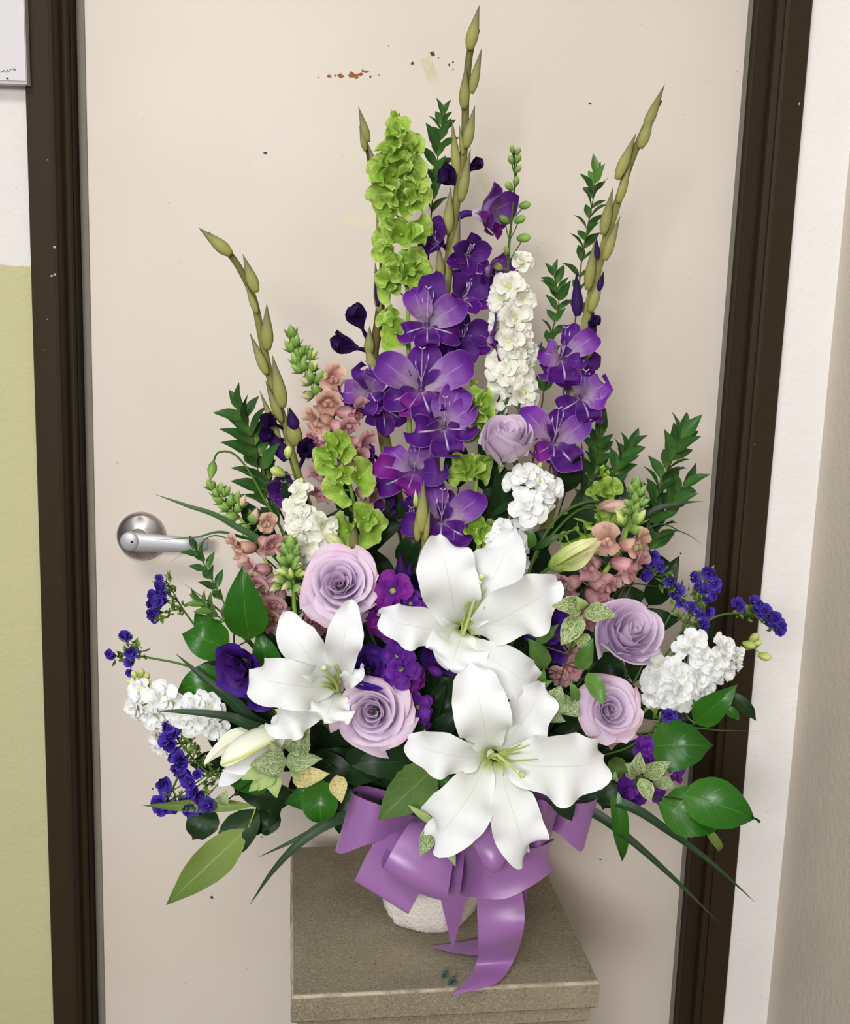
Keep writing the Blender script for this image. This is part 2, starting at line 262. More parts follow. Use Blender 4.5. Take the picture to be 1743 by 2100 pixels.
# ---------------------------------------------------------------- the setting
def obj(name, mesh, parent=None, kind=None, label=None, cat=None):
    o = bpy.data.objects.new(name, mesh); COL.objects.link(o)
    if parent is not None: o.parent = parent
    if kind: o['kind'] = kind
    if label: o['label'] = label
    if cat: o['category'] = cat
    return o
def box(x0, x1, y0, y1, z0, z1):
    v = [(x, y, z) for z in (z0, z1) for y in (y0, y1) for x in (x0, x1)]
    return v, [(0, 2, 3, 1), (4, 5, 7, 6), (0, 1, 5, 4), (2, 6, 7, 3), (0, 4, 6, 2), (1, 3, 7, 5)], None
def plaster(name, two=None, base=(226, 222, 220), bs=.6):
    k = NT(name); tc = k.n('ShaderNodeTexCoord'); o = tc.outputs['Object']; c = None
    n1 = k.noise(o, 9, 3); h = k.math('ADD', k.noise(o, 75, 4, .6), k.math('MULTIPLY', k.noise(o, 260, 3), .35))
    if two:
        s = k.n('ShaderNodeSeparateXYZ'); k.l(o, s.inputs[0]); z = k.math('ADD', s.outputs[2], k.rng(k.noise(o, 60, 2), 0, 1, -.003, .003)); c = k.mix(k.rng(z, 1.3935, 1.3955, 0, 1), lin(two), lin(base))
    else: c = lin(base)
    hs = k.n('ShaderNodeHueSaturation'); k.put(hs.inputs['Color'], c)
    sp = k.rng(k.noise(o, 190, 2), .70, .73, 0, 1); k.l(k.math('MULTIPLY', k.rng(n1, 0, 1, .96, 1.04), k.math('SUBTRACT', 1.0, k.math('MULTIPLY', sp, .12))), hs.inputs['Value'])
    return k.finish(hs.outputs[0], .75, .25, 0, h, bs, .0022)
WALLY, DOORY = 1.512, 1.564
xl = [P(q, 1050, d).x for q, d in ((77, 1.5), (130, 1.5), (136, 1.506), (149, 1.532), (162, 1.532), (178, 1.5625), (180, 1.5625), (194, 1.5625))]
xr = [P(q, 1050, d).x for q, d in ((1576, 1.5), (1526, 1.5), (1511, 1.506), (1490, 1.532), (1474, 1.532), (1470, 1.5625), (1468, 1.5625), (1454, 1.5625))]
XC = P(1672, 1050, WALLY).x
wl = mk('wall_back', *merge(box(-1.6, xl[0]+.004, WALLY, WALLY+.12, 0, 2.8), box(xl[0]+.004, xr[0]-.004, WALLY, WALLY+.12, 2.12, 2.8)), plaster('two_tone_wall_paint', (188, 183, 141), (218, 214, 210)), False)
obj('wall_back', wl, kind='structure')
obj('wall_back_right', mk('wall_back_right', *box(xr[0]-.004, XC+.12, WALLY, WALLY+.12, 0, 2.8), plaster('white_wall_paint', None, (236, 233, 231)), False), kind='structure')
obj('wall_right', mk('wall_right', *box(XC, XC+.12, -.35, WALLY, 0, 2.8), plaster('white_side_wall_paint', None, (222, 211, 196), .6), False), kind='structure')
obj('floor', mk('floor', *box(-1.6, 1.6, -2.6, WALLY+.12, -.05, 0), flat('grey_floor_tile', (150, 142, 130), .5, .3, 8, .08), False), kind='structure')
FR = flat('dark_brown_frame_paint', (50, 39, 26), .55, .12, 60, .05, .12, 0, 300, .0006)
FR2 = flat('dark_brown_stop_paint', (34, 25, 17), .55, .1, 60, .05)
GK = flat('grey_door_gasket', (124, 117, 106), .7, .2, 30, .06)
def profile(pts, z0, z1):
    vs = []; n = len(pts)
    for z in (z0, z1): vs += [(x, y, z) for x, y in pts]
    return vs, [(i, (i+1) % n, n+(i+1) % n, n+i) for i in range(n)]+[tuple(range(n))[::-1], tuple(range(n, 2*n))], None
for side, X in (('left', xl), ('right', xr)):
    sg = 1 if side == 'left' else -1
    b = .0022*sg
    pts = [(X[0], 1.56), (X[0], 1.5025), (X[0]+b, 1.5), (X[1]-b*2, 1.5), (X[1], 1.5015), (X[1]+.2*b, 1.5065), (X[2], 1.508), (X[2], 1.532-.003), (X[2]+b, 1.532), (X[4]-b, 1.532), (X[4], 1.535), (X[4], 1.60), (X[0], 1.60)]
    if sg < 0: pts = pts[::-1]
    fo = obj('trim_door_frame_'+side, mk('door_frame', *profile(pts, 0, 2.12), FR, False), kind='structure')
    g = box(min(X[5], X[7]), max(X[5], X[7]), 1.5615, 1.60, 0, 2.05)
    obj('door_gasket', mk('door_gasket', *g, GK, False), fo, label='grey gasket strip along the door edge')
    s2 = box(min(X[4]-b, X[5]+b*.4), max(X[4]-b, X[5]+b*.4), 1.540, 1.60, 0, 2.05)
    obj('door_stop', mk('door_stop', *s2, FR2, False), fo)
obj('trim_door_frame_head', mk('door_frame', *box(xl[2], xr[2], 1.5, 1.6, 2.05, 2.12), FR, False), kind='structure')
k = NT('painted_door'); tc = k.n('ShaderNodeTexCoord'); o = tc.outputs['Object']
c = k.mix(k.rng(k.noise(o, 3.0, 4), .35, .7, 0, 1), lin((214, 204, 194)), lin((208, 197, 184)))
c = k.mix(k.math('MULTIPLY', k.rng(k.noise(o, 140, 2), .735, .76, 0, 1), .55), c, lin((150, 132, 110)))
c = k.mix(k.math('MULTIPLY', k.rng(k.noise(o, 14, 5, .7), .66, .8, 0, 1), .25), c, lin((178, 166, 146)))
sx = k.n('ShaderNodeSeparateXYZ'); k.l(o, sx.inputs[0])
def smear(x0, y0, x1, y1, wpx, colr, st):           # old tape residue on the paint, an elongated patch between two points of the door
    global c
    a, b = P(x0, y0, DOORY), P(x1, y1, DOORY); L = (b-a).length; ux, uz = (b.x-a.x)/L, (b.z-a.z)/L
    dx, dz = k.math('SUBTRACT', sx.outputs[0], a.x), k.math('SUBTRACT', sx.outputs[2], a.z)
    al = k.math('ADD', k.math('MULTIPLY', dx, ux), k.math('MULTIPLY', dz, uz)); ac = k.math('ABSOLUTE', k.math('SUBTRACT', k.math('MULTIPLY', dx, uz), k.math('MULTIPLY', dz, ux)))
    h = S(wpx, 1.6)/2; msk = k.math('MULTIPLY', k.rng(ac, h*.8, h*1.15, 1, 0), k.math('MULTIPLY', k.rng(al, -.002, .003, 0, 1), k.rng(al, L-.012, L+.002, 1, 0)))
    c = k.mix(k.math('MULTIPLY', k.math('MULTIPLY', msk, st), k.rng(k.noise(o, 160, 3), .3, .6, .35, 1)), c, lin(colr))
smear(872, 118, 892, 172, 22, (196, 182, 142), .8); smear(893, 165, 918, 200, 12, (208, 197, 168), .6)
smear(982, 352, 1022, 430, 18, (202, 188, 160), .7); smear(842, 118, 790, 190, 14, (214, 203, 178), .5); smear(735, 300, 700, 350, 16, (214, 204, 180), .5)
smear(700, 450, 775, 452, 22, (216, 207, 172), .6)
DM = k.finish(c, .5, .3, 0, k.noise(o, 90, 3), .05, .0008)
door = obj('door_1', mk('door', *box(xl[6]-.004, xr[6]+.004, DOORY, DOORY+.044, .008, 2.045), DM, False), kind='structure')
CH, CD = flat('bare_brown_wood', (150, 96, 58), .8, .1, 300, .2), flat('dark_speck', (84, 74, 60), .8, .1)
def chip(x, y, w, h, mat, seed):
    r = random.Random(seed); n = 9; a = P(x, y, DOORY-.0003-seed*.00001); vs = [(a.x+S(w, 1.6)/2*math.cos(6.28*i/n)*r.uniform(.5, 1.15), a.y, a.z+S(h, 1.6)/2*math.sin(6.28*i/n)*r.uniform(.5, 1.15)) for i in range(n)]
    vs += [(x_, DOORY+.0002, z_) for x_, _, z_ in vs]
    obj('paint_chip', mk('paint_chip', vs, [tuple(range(n))]+[(i, i+n, (i+1) % n+n, (i+1) % n) for i in range(n)], None, mat, False), door)
for i, q in enumerate([(675, 156, 9, 7), (687, 155, 5, 5), (698, 155, 14, 9), (721, 153, 13, 16), (729, 156, 16, 10), (739, 153, 12, 7), (750, 147, 14, 5), (759, 157, 7, 6), (744, 145, 6, 7), (653, 159, 3, 3), (777, 154, 3, 3)]): chip(*q, CH, i)
for i, q in enumerate([(887, 110, 11, 11), (846, 130, 7, 7), (921, 133, 5, 6), (929, 127, 5, 5), (544, 313, 9, 8), (434, 1840, 9, 9), (1209, 212, 7, 4), (899, 118, 3, 3), (797, 94, 3, 3), (1260, 1160, 3, 3), (313, 1618, 4, 4), (929, 142, 3, 3), (537, 1717, 4, 4), (1231, 1763, 5, 4), (1396, 1135, 4, 4)]): chip(*q, CD, 40+i)
LS = flat('pale_paint_speck', (176, 168, 156), .8, .1)
for i, q in enumerate([(106, 566, 9, 5, 'left'), (113, 563, 7, 5, 'left'), (112, 507, 7, 5, 'left'), (97, 655, 3, 3, 'left'), (98, 328, 3, 2, 'left'), (90, 718, 2, 2, 'left'), (1639, 213, 3, 8, 'right'), (1548, 912, 3, 3, 'right')]):
    r = random.Random(90+i); a = P(q[0], q[1], 1.4996); n = 7; vs = [(a.x+S(q[2], 1.5)/2*math.cos(6.28*j/n)*r.uniform(.5, 1.15), a.y, a.z+S(q[3], 1.5)/2*math.sin(6.28*j/n)*r.uniform(.5, 1.15)) for j in range(n)]; vs += [(x_, 1.5002, z_) for x_, _, z_ in vs]
    obj('paint_chip', mk('paint_chip', vs, [tuple(range(n))]+[(j, j+n, (j+1) % n+n, (j+1) % n) for j in range(n)], None, LS, False), bpy.data.objects['trim_door_frame_'+q[4]])
# lever handle
SN = flat('brushed_steel', (190, 186, 182), .36, .5, 90, .04, .06, 1.0, 400, .0003, .6); SL = flat('satin_lever_steel', (186, 185, 188), .5, .5, 90, .02, 0, .5); BK = flat('black_hole', (20, 18, 18), .6)
hc = P(291, 1099, DOORY); r0 = S(51, 1.585)
ros = obj('door_handle', mk('rosette', *lathe(hc, hc+V(0, -.020, 0), [(0, r0), (.12, r0), (.28, r0*.985), (.45, r0*.90), (.8, r0*.55), (.97, r0*.42), (1, r0*.38), (1, r0*.1)], 40), SN), door, label='round brushed steel rosette with lever')
hub = hc+V(0, -.052, 0)
obj('hub', mk('hub', *lathe(hc+V(0, -.018, 0), hub, [(0, r0*.40), (.1, r0*.40), (.14, r0*.33), (1, r0*.33)], 28), SN), ros)
LA = P(267, 1109, 1.505); LB = P(424, 1118, 1.515); lv, lf = [], []; n = 22; dv = (LB-LA)
sec = [(-1, .1), (-.9, .72), (-.3, .98), (.3, .98), (.9, .72), (1, .1), (.9, -.6), (-.9, -.6)]
for j in range(n):
    t = j/(n-1); c_ = LA+dv*t; hw = S(21, 1.5)*(1-.30*t) if t > .06 else S(21, 1.5)*math.sqrt(max(.02, 1-((.06-t)/.06)**2*.9)); hw *= 1 if t < .985 else .8
    for a_, b_ in sec: lv.append((c_.x-.010*(1-abs(a_)) * (1 if j == 0 else 0), c_.y-.006*b_+.012*max(0, t-.75)*4*t, c_.z+hw*a_-.001))
for j in range(n-1):
    for i in range(8): lf.append((j*8+i, (j+1)*8+i, (j+1)*8+(i+1) % 8, j*8+(i+1) % 8))
lf += [tuple(range(8)), tuple((n-1)*8+i for i in range(8))[::-1]]
obj('lever', mk('lever', lv, lf, None, SL), ros)
obj('lever_end_cap', mk('lever_end_cap', *lathe(LA+V(.0, .004, 0), LA+V(0, -.0065, 0), [(0, S(20, 1.5)), (.8, S(20, 1.5)), (1, S(17, 1.5)), (1, .001)], 24), SL), ros)
obj('pin_hole', mk('pin_hole', *lathe(LA+V(.004, -.0055, 0), LA+V(.004, -.0072, 0), [(0, .0016), (1, .0016)], 10), BK), ros)
# clear sign holder on the wall at the upper left
sc = P(56, 173, 1.487); th = Thing('sign_holder', 'clear acrylic sign holder with white paper beside the door frame', 'sign', (sc.x-.1, 1.49, sc.z))
def glassy():
    k = NT('clear_acrylic'); p = k.n('ShaderNodeBsdfPrincipled'); p.inputs['Base Color'].default_value = (.86, .85, .83, 1); p.inputs['Roughness'].default_value = .25; p.inputs['Transmission Weight'].default_value = .5; p.inputs['IOR'].default_value = 1.49
    k.l(p.outputs[0], k.out.inputs[0]); return k.m
th.part('acrylic_plate', mk('acrylic_plate', *box(sc.x-.216, sc.x, 1.4862, 1.499, sc.z, sc.z+.28), glassy(), False))
pc = P(53, 166, 1.485); PAPER = flat('white_paper', (208, 205, 207), .6, .2, 10, .01)
pap = th.part('paper_sheet', mk('paper_sheet', *box(pc.x-.21, pc.x, 1.4850, 1.4856, pc.z, pc.z+.272), PAPER, False))
INK = flat('grey_ink', (120, 116, 122), .6)
def ink(px, r): th.part('handwriting', mk('handwriting', *tube([P(x, y, 1.4848) for x, y in px], r, r, 5, 20), INK), None, pap)
ink([(-20, 150), (-8, 145), (0, 148), (4, 147), (6, 146), (8, 143), (9, 147), (12, 148), (15, 145), (16, 142), (17, 146), (20, 145), (22, 141), (23, 143)], .0005)
ink([(26, 142), (28, 141), (29, 144), (31, 142), (33, 144)], .0006)
dk = flat('black_ink', (24, 22, 24), .6); q = P(15, 161, 1.4846); th.part('ink_dot', mk('ink_dot', *lathe(q+V(-.0016, 0, .0006), q+V(.0018, 0, -.0004), [(0, .0003), (.3, .0011), (.7, .001), (1, .0002)], 8), dk), None, pap)

# ---------------------------------------------------------------- pedestal and pot
PZ = .58
def PT(x, y, h=0.0):
    v = ray(x, y); t = (PZ+h-CAM[2])/v[2]; return Vector(CAM+v*t)
def concrete():
    k = NT('grey_brown_concrete'); tc = k.n('ShaderNodeTexCoord'); o = tc.outputs['Object']
    c = k.mix(k.rng(k.noise(o, 7, 4), .35, .65, 0, 1), lin((122, 113, 95)), lin((142, 132, 112))); c = k.mix(k.math('MULTIPLY', k.rng(k.noise(o, 420, 2), .5, .66, 0, 1), .5), c, lin((170, 160, 140)))
    c = k.mix(k.math('MULTIPLY', k.rng(k.noise(o, 300, 3), .6, .68, 0, 1), .6), c, lin((80, 70, 55))); c = k.mix(k.rng(k.noise(o, 55, 4, .7), .745, .76, 0, 1), c, lin((58, 48, 38)))
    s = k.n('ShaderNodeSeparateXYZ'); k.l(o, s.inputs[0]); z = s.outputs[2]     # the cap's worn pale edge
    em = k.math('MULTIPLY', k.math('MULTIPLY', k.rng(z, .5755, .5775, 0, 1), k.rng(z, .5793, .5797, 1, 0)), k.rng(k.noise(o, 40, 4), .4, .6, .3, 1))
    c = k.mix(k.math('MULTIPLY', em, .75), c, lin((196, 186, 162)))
    return k.finish(c, .85, .15, 0, k.noise(o, 380, 3), .5, .0014)
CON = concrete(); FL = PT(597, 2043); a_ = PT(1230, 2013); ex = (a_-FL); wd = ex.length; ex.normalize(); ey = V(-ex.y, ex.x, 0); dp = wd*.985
ctr = FL+ex*wd/2+ey*dp/2
ped = Thing('pedestal', 'square grey concrete pedestal in front of the door', 'pedestal', (ctr.x, ctr.y, 0))
def slab(ins, z0, z1, bev, mat, name, rough=0.0, seed=1):
    r = random.Random(seed); vs, fs = [], []; rings = [(z0, ins+bev), (z0+bev, ins), (z1-bev, ins), (z1-bev*.3, ins+bev*.3), (z1, ins+bev)]; N = 16
    for z, i_ in rings:
        for s in range(4):
            for q in range(N):
                f = q/N; hw, hd = wd/2-i_, dp/2-i_; c4 = [(-hw, -hd), (hw, -hd), (hw, hd), (-hw, hd)]; p0, p1 = c4[s], c4[(s+1) % 4]; x, y = p0[0]+(p1[0]-p0[0])*f, p0[1]+(p1[1]-p0[1])*f
                v = ctr+ex*x+ey*y; vs.append((v.x+r.uniform(-1, 1)*rough, v.y+r.uniform(-1, 1)*rough, z))
    n = 4*N; fs = grid_faces(len(rings), n, True)+[tuple(range(n))[::-1], tuple(range((len(rings)-1)*n, len(rings)*n))]
    return ped.part(name, mk(name, vs, fs, None, mat, False))
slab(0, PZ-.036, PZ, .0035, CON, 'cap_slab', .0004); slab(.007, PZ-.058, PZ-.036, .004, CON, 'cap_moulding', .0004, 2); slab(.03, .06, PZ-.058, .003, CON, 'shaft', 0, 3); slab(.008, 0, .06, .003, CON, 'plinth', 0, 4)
PC = V(.022, 1.287, 0)
pot = Thing('flower_pot', 'rough white pot tied with the mauve bow on the pedestal', 'pot', (PC.x, PC.y, PZ))
vs, uv = [], []; rr = random.Random(5); pr = [(0, .001), (0, .048), (.004, .054), (.012, .0585), (.025, .062), (.045, .066), (.07, .0705), (.10, .0765), (.13, .083), (.142, .0865), (.150, .087), (.150, .082), (.135, .078)]; sg = 72
for j, (z, r) in enumerate(pr):
    for i in range(sg):
        q = 6.2832*i/sg; am = .0011*max(0, 1-z/.07)+.00015; am = 0 if j == 0 else am; w_ = r+am*(math.sin(q*5+j*.7)+math.sin(q*11+j*1.3)+.7*math.sin(q*19+j*2)+rr.uniform(-1, 1))
        vs.append((PC.x+w_*math.cos(q), PC.y+w_*math.sin(q), PZ+z+(am*.5*rr.uniform(0, 1) if j > 2 else 0)))
PW = flat('rough_white_pot_glaze', (236, 230, 222), .7, .3, 60, .04, .8, 0, 240, .003)
pot.part('pot_body', mk('pot_body', vs, grid_faces(len(pr), sg, True)+[tuple(range(sg))[::-1]], None, PW))
FO = flat('wet_green_foam', (40, 58, 34), .9, .1, 80, .1, .5)
pot.part('floral_foam', mk('floral_foam', *lathe((PC.x, PC.y, PZ+.03), (PC.x, PC.y, PZ+.19), [(0, .055), (.7, .074), (.85, .066), (.97, .05), (1, .03)], 16), FO))
SCR = flat('dark_teal_leaf', (38, 74, 62), .6)
for (x, y), l in (((911, 2000), 'tiny dark green leaf scrap lying beside the purple ribbon tip'), ((926, 2013), 'larger dark green leaf scrap touching the ribbon tip')):
    a = PT(x, y, .0035); s_ = S(14 if x > 920 else 11, 1.15); t = Thing('leaf_scrap', l, 'leaf scrap', a, 'leaf scraps on the pedestal')
    for q in range(3):
        t.part('leaf_bit', mk('leaf_bit', *patch([a+V(-s_*.5+q*.001, -.002, -.003), a+V(.001*q, .001, .003), a+V(s_*.4, .003*(q-1), -.001)], s_*.55, (0, -.5, 1), .3, .3, 2, q+int(x), 'round', 5, 5), SCR))

# ---------------------------------------------------------------- ribbon bow
bow = Thing('ribbon_bow', 'mauve satin ribbon bow with many loops below the white lilies', 'ribbon', (PC.x, PC.y-.08, PZ+.12))
def ribbon(name, left, right, n=40, nu=9, bulge=0.0):
    def pts(r): return [p if isinstance(p, Vector) else P(*p) for p in r]
    A, B = catmull(pts(left), n), catmull(pts(right), n); T = nrm(np.gradient((A+B)/2, axis=0)); Nn = nrm(np.cross(T, B-A)); vs, uv = [], []
    for j in range(n):
        for i in range(nu):
            u = i/(nu-1); vs.append(A[j]*(1-u)+B[j]*u+Nn[j]*bulge*(1-(2*u-1)**2)); uv.append((u, j/(n-1)))
    return bow.part(name, mk(name, vs, grid_faces(n, nu), uv, M['satin']))
ribbon('loop', [(850, 1640, 1.21), (770, 1616, 1.205), (735, 1612, 1.19), (722, 1624, 1.17), (740, 1636, 1.15), (783, 1652, 1.14), (870, 1680, 1.18)], [(850, 1700, 1.21), (770, 1730, 1.205), (702, 1738, 1.19), (688, 1744, 1.17), (704, 1750, 1.15), (765, 1728, 1.14), (870, 1700, 1.18)], 44)
ribbon('loop', [(870, 1660, 1.2), (815, 1690, 1.16), (764, 1735, 1.14), (731, 1798, 1.128), (729, 1806, 1.134), (745, 1790, 1.15), (830, 1700, 1.2)], [(920, 1720, 1.2), (890, 1770, 1.16), (866, 1820, 1.14), (841, 1868, 1.128), (838, 1873, 1.134), (846, 1850, 1.15), (890, 1760, 1.2)], 44)
ribbon('loop', [(860, 1665, 1.19), (838, 1690, 1.13), (808, 1738, 1.105), (790, 1772, 1.10), (783, 1779, 1.113), (790, 1745, 1.14), (850, 1668, 1.19)], [(940, 1690, 1.19), (932, 1750, 1.12), (922, 1812, 1.10), (917, 1838, 1.098), (914, 1846, 1.11), (915, 1800, 1.14), (940, 1700, 1.19)], 44, bulge=.006)
ribbon('loop', [(925, 1710, 1.18), (921, 1780, 1.135), (920, 1825, 1.128), (921, 1832, 1.135)], [(956, 1710, 1.17), (950, 1780, 1.125), (944, 1826, 1.118), (943, 1834, 1.13)], 20)
ribbon('loop', [(950, 1700, 1.18), (947, 1738, 1.145), (985, 1736, 1.118), (1045, 1744, 1.108), (1100, 1738, 1.112), (1130, 1726, 1.128), (1133, 1720, 1.148), (1090, 1715, 1.19)], [(935, 1800, 1.17), (942, 1834, 1.145), (980, 1841, 1.118), (1035, 1843, 1.108), (1092, 1816, 1.112), (1128, 1790, 1.128), (1132, 1782, 1.148), (1085, 1780, 1.19)], 48, bulge=.006)
ribbon('loop', [(965, 1640, 1.17), (958, 1685, 1.115), (970, 1728, 1.09), (990, 1768, 1.08), (998, 1782, 1.086), (1000, 1776, 1.10), (1002, 1730, 1.125), (1006, 1670, 1.15)], [(1050, 1640, 1.17), (1054, 1685, 1.115), (1047, 1728, 1.09), (1034, 1768, 1.08), (1027, 1783, 1.086), (1025, 1776, 1.10), (1030, 1730, 1.125), (1040, 1670, 1.15)], 44, bulge=.005)
ribbon('loop', [(1030, 1640, 1.2), (1090, 1608, 1.18), (1130, 1628, 1.155), (1146, 1653, 1.14), (1130, 1652, 1.125), (1105, 1640, 1.12), (1040, 1660, 1.17)], [(1030, 1700, 1.2), (1090, 1720, 1.18), (1128, 1712, 1.155), (1128, 1718, 1.14), (1115, 1730, 1.125), (1095, 1742, 1.12), (1040, 1745, 1.17)], 44)
ribbon('loop', [(1100, 1650, 1.22), (1174, 1642, 1.21), (1215, 1634, 1.19), (1228, 1632, 1.17), (1212, 1644, 1.155), (1178, 1648, 1.15), (1110, 1640, 1.19)], [(1100, 1700, 1.22), (1145, 1704, 1.21), (1180, 1716, 1.19), (1199, 1726, 1.17), (1188, 1746, 1.155), (1142, 1708, 1.15), (1100, 1690, 1.19)], 44)
ribbon('tail', [(880, 1740, 1.17), (893, 1800, 1.155), (905, 1850, 1.155), (926, 1938, 1.17)], [(975, 1740, 1.17), (966, 1800, 1.155), (957, 1840, 1.155), (930, 1941, 1.17)], 20)
ribbon('tail', [(985, 1740, 1.17), (980, 1800, 1.15), (978, 1860, 1.145), (981, 1930, 1.142), PT(976, 1976, .006), PT(955, 2008, .0025), PT(924, 2039, .002)], [(1055, 1740, 1.17), (1064, 1800, 1.15), (1074, 1850, 1.145), (1074, 1905, 1.135), PT(1056, 1965, .014), PT(1018, 2016, .004), PT(930, 2041, .002)], 40, bulge=.003)
ribbon('tail', [PT(1010, 1920, .012), PT(978, 1926, .008), PT(930, 1934, .004), PT(884, 1940, .003)], [PT(1010, 1960, .012), PT(978, 1959, .008), PT(930, 1954, .004), PT(885, 1942, .003)], 16)
ribbon('tail', [(1040, 1760, 1.2), (1062, 1830, 1.185), (1072, 1870, 1.18), (1068, 1905, 1.18)], [(1070, 1750, 1.19), (1080, 1830, 1.18), (1077, 1860, 1.18), (1070, 1910, 1.18)], 16)
ribbon('knot', [(900, 1650, 1.17), (905, 1680, 1.16), (905, 1715, 1.17)], [(990, 1650, 1.17), (985, 1680, 1.16), (985, 1715, 1.17)], 10, bulge=.008)

# ---------------------------------------------------------------- plant builders
FZ = PZ+.165
def foot():                                # where a stem stands in the foam
    q, r = RNG.random()*6.28, .05*math.sqrt(RNG.random()); return V(PC.x+r*math.cos(q), PC.y+r*math.sin(q), FZ)
def pts3(path): return [p if isinstance(p, Vector) else P(*p) for p in path]
def full(path, ft, n=48):                  # flower end first; leads on into the foam
    p = pts3(path); e = p[-1]; mid = V(ft.x*.75+e.x*.25, ft.y*.75+e.y*.25, ft.z+.25*(e.z-ft.z)+(.04 if e.z < ft.z+.05 else 0))
    return catmull(p+[mid, ft], n)
def near(path, c):
    p = np.asarray(path); i = int(np.argmin(((p-np.array(c))**2).sum(1))); return i
class Plant(Thing):
    def __init__(s, name, label, cat, path, r0, r1, mat, group=None, tips=(), stem=True, tip_r=.0007, seg=6):
        ft = foot(); s.path = full(path, ft); super().__init__(name, label, cat, ft, group)
        g = [tube(s.path, r0, r1, seg)]
        for c in tips:                     # pedicels from the blooms down to the stem
            c = np.array(c); i = min(near(s.path, c)+2, len(s.path)-1); q = s.path[i]
            g.append(tube([c, c*.45+q*.55+np.array([0, .003, -.001]), q], tip_r, tip_r*1.2, 5, 6))
        if stem: s.stem = s.part('stem', mk('stem', *merge(*g), mat))
    def at(s, y):                           # depth of the stem at photo row y
        best = min(s.path, key=lambda q: abs(PY(q)-y)); return float(best[1])
def PY(q):
    d = np.array(q)-CAM; return IH/2-FPX*np.dot(d, _U)/np.dot(d, _F)
def petals(t, par, c, a, mat, n, th, L, asp=.4, prof='round', b0=0.0, b1=.6, cup=.2, ruf=.06, phi0=0.0, r0=0.0, jit=.15, frq=3, nu=6, nv=8, name='petal', fold=0.0, var=3):
    for i in range(n):
        me = upetal(mat, prof, asp, b0, b1, cup, ruf, frq, RNG.randrange(var), nu, nv, fold, name=name)
        t.part(name, me, pm(c, a, phi0+6.2832*i/n+RNG.uniform(-jit, jit), th+RNG.uniform(-jit, jit)*.7, L*RNG.uniform(.9, 1.08), r0, RNG.uniform(-jit, jit)), par)

# gladiolus -------------------------------------------------------
BUDP = [(0, .5), (.08, .72), (.2, .97), (.32, 1), (.46, .87), (.62, .62), (.78, .36), (.9, .17), (1, .02)]
def glad_bud(t, bx, by, tx, ty, w, d, mat='sheath', name='bud', flat=.8):
    A, B = P(bx, by, d), P(tx, ty, d-.004); r = S(w, d)/2
    return t.part(name, mk(name, *lathe(A, B, [(q, v*r) for q, v in BUDP], 8, flat), M[mat]))
def glad_flower(t, cx, cy, R, ax, d, kind='open', spin=0.0, low='glad_low'):
    a = AX(ax[0], ax[1]*(.45 if kind == 'open' else 1)); c = P(cx, cy, d)-a*S(R*.30, d); rr = S(R, d); up = M['glad_mid'] if kind == 'mid' else M['glad_up']; lo = M[low]
    if kind == 'dark': up = lo = M['glad_dark']
    i = near(t.path, c-a*.02); q = Vector(t.path[min(i+1, len(t.path)-1)])
    if (q-c).length > .06: q = c-a*.04+V(0, 0, -.012)
    tm = M['sheath'] if kind != 'dark' else M['glad_dark']
    fl = t.part('floret', mk('floret_tube', *tube([q, q*.5+(c-a*.025)*.5, c-a*.012, c+a*.002], rr*.09, [rr*.07, rr*.10, rr*.13, rr*.07], 8, 8), M['glad_dark' if kind == 'dark' else 'glad_mid']))
    th = dict(open=.5, mid=.45, side=.45, dark=.16)[kind]; b1 = dict(open=1.2, mid=1.0, side=.8, dark=.45)[kind]; top = M['glad_mid'] if kind == 'open' and RNG.random() < .55 else up; L = rr*dict(open=1.28, mid=1.25, side=1.3, dark=1.25)[kind]
    for j, (f, m_, sc, dth, asp) in enumerate([(90, top, 1.0, .2, .36), (208, lo, .95, .2, .33), (332, lo, .95, .2, .33), (26, up, 1.12, .0, .36), (154, up, 1.12, .0, .36), (270, lo, .95, .05, .36)]):
        me = upetal(m_, 'glad', asp, -.2, b1, .3, .17, 1.5, j*3+RNG.randrange(3), 9, 12, name='petal')
        t.part('petal', me, pm(c, a, math.radians(f)+spin+RNG.uniform(-.12, .12), th+dth+RNG.uniform(-.16, .16), L*sc*RNG.uniform(.9, 1.1), rr*(.05 if j < 3 else .1), RNG.uniform(-.25, .25)), fl)
    if kind in ('open', 'mid'):
        a_, X, Y = frame(a)
        for k in range(3):
            e = c+a*rr*.62+Y*rr*(.20+.05*k)+X*rr*.10*(k-1); t.part('stamen', mk('stamen', *merge(tube([c, c+a*rr*.4+Y*rr*.02, e], .0006, .0005, 5, 7), lathe(e-Y*.001, e+Y*.006+a*.002, [(0, .0003), (.3, .0009), (1, .0003)], 6)), M['gstamen']), None, fl)
        e = c+a*rr*.75+Y*rr*.42; t.part('style', mk('style', *merge(tube([c, c+a*rr*.5+Y*rr*.08, e], .0007, .0006, 5, 7), tube([e, e+X*.004+Y*.003], .0006, .0009, 5), tube([e, e-X*.004+Y*.003], .0006, .0009, 5)), M['gstamen']), None, fl)
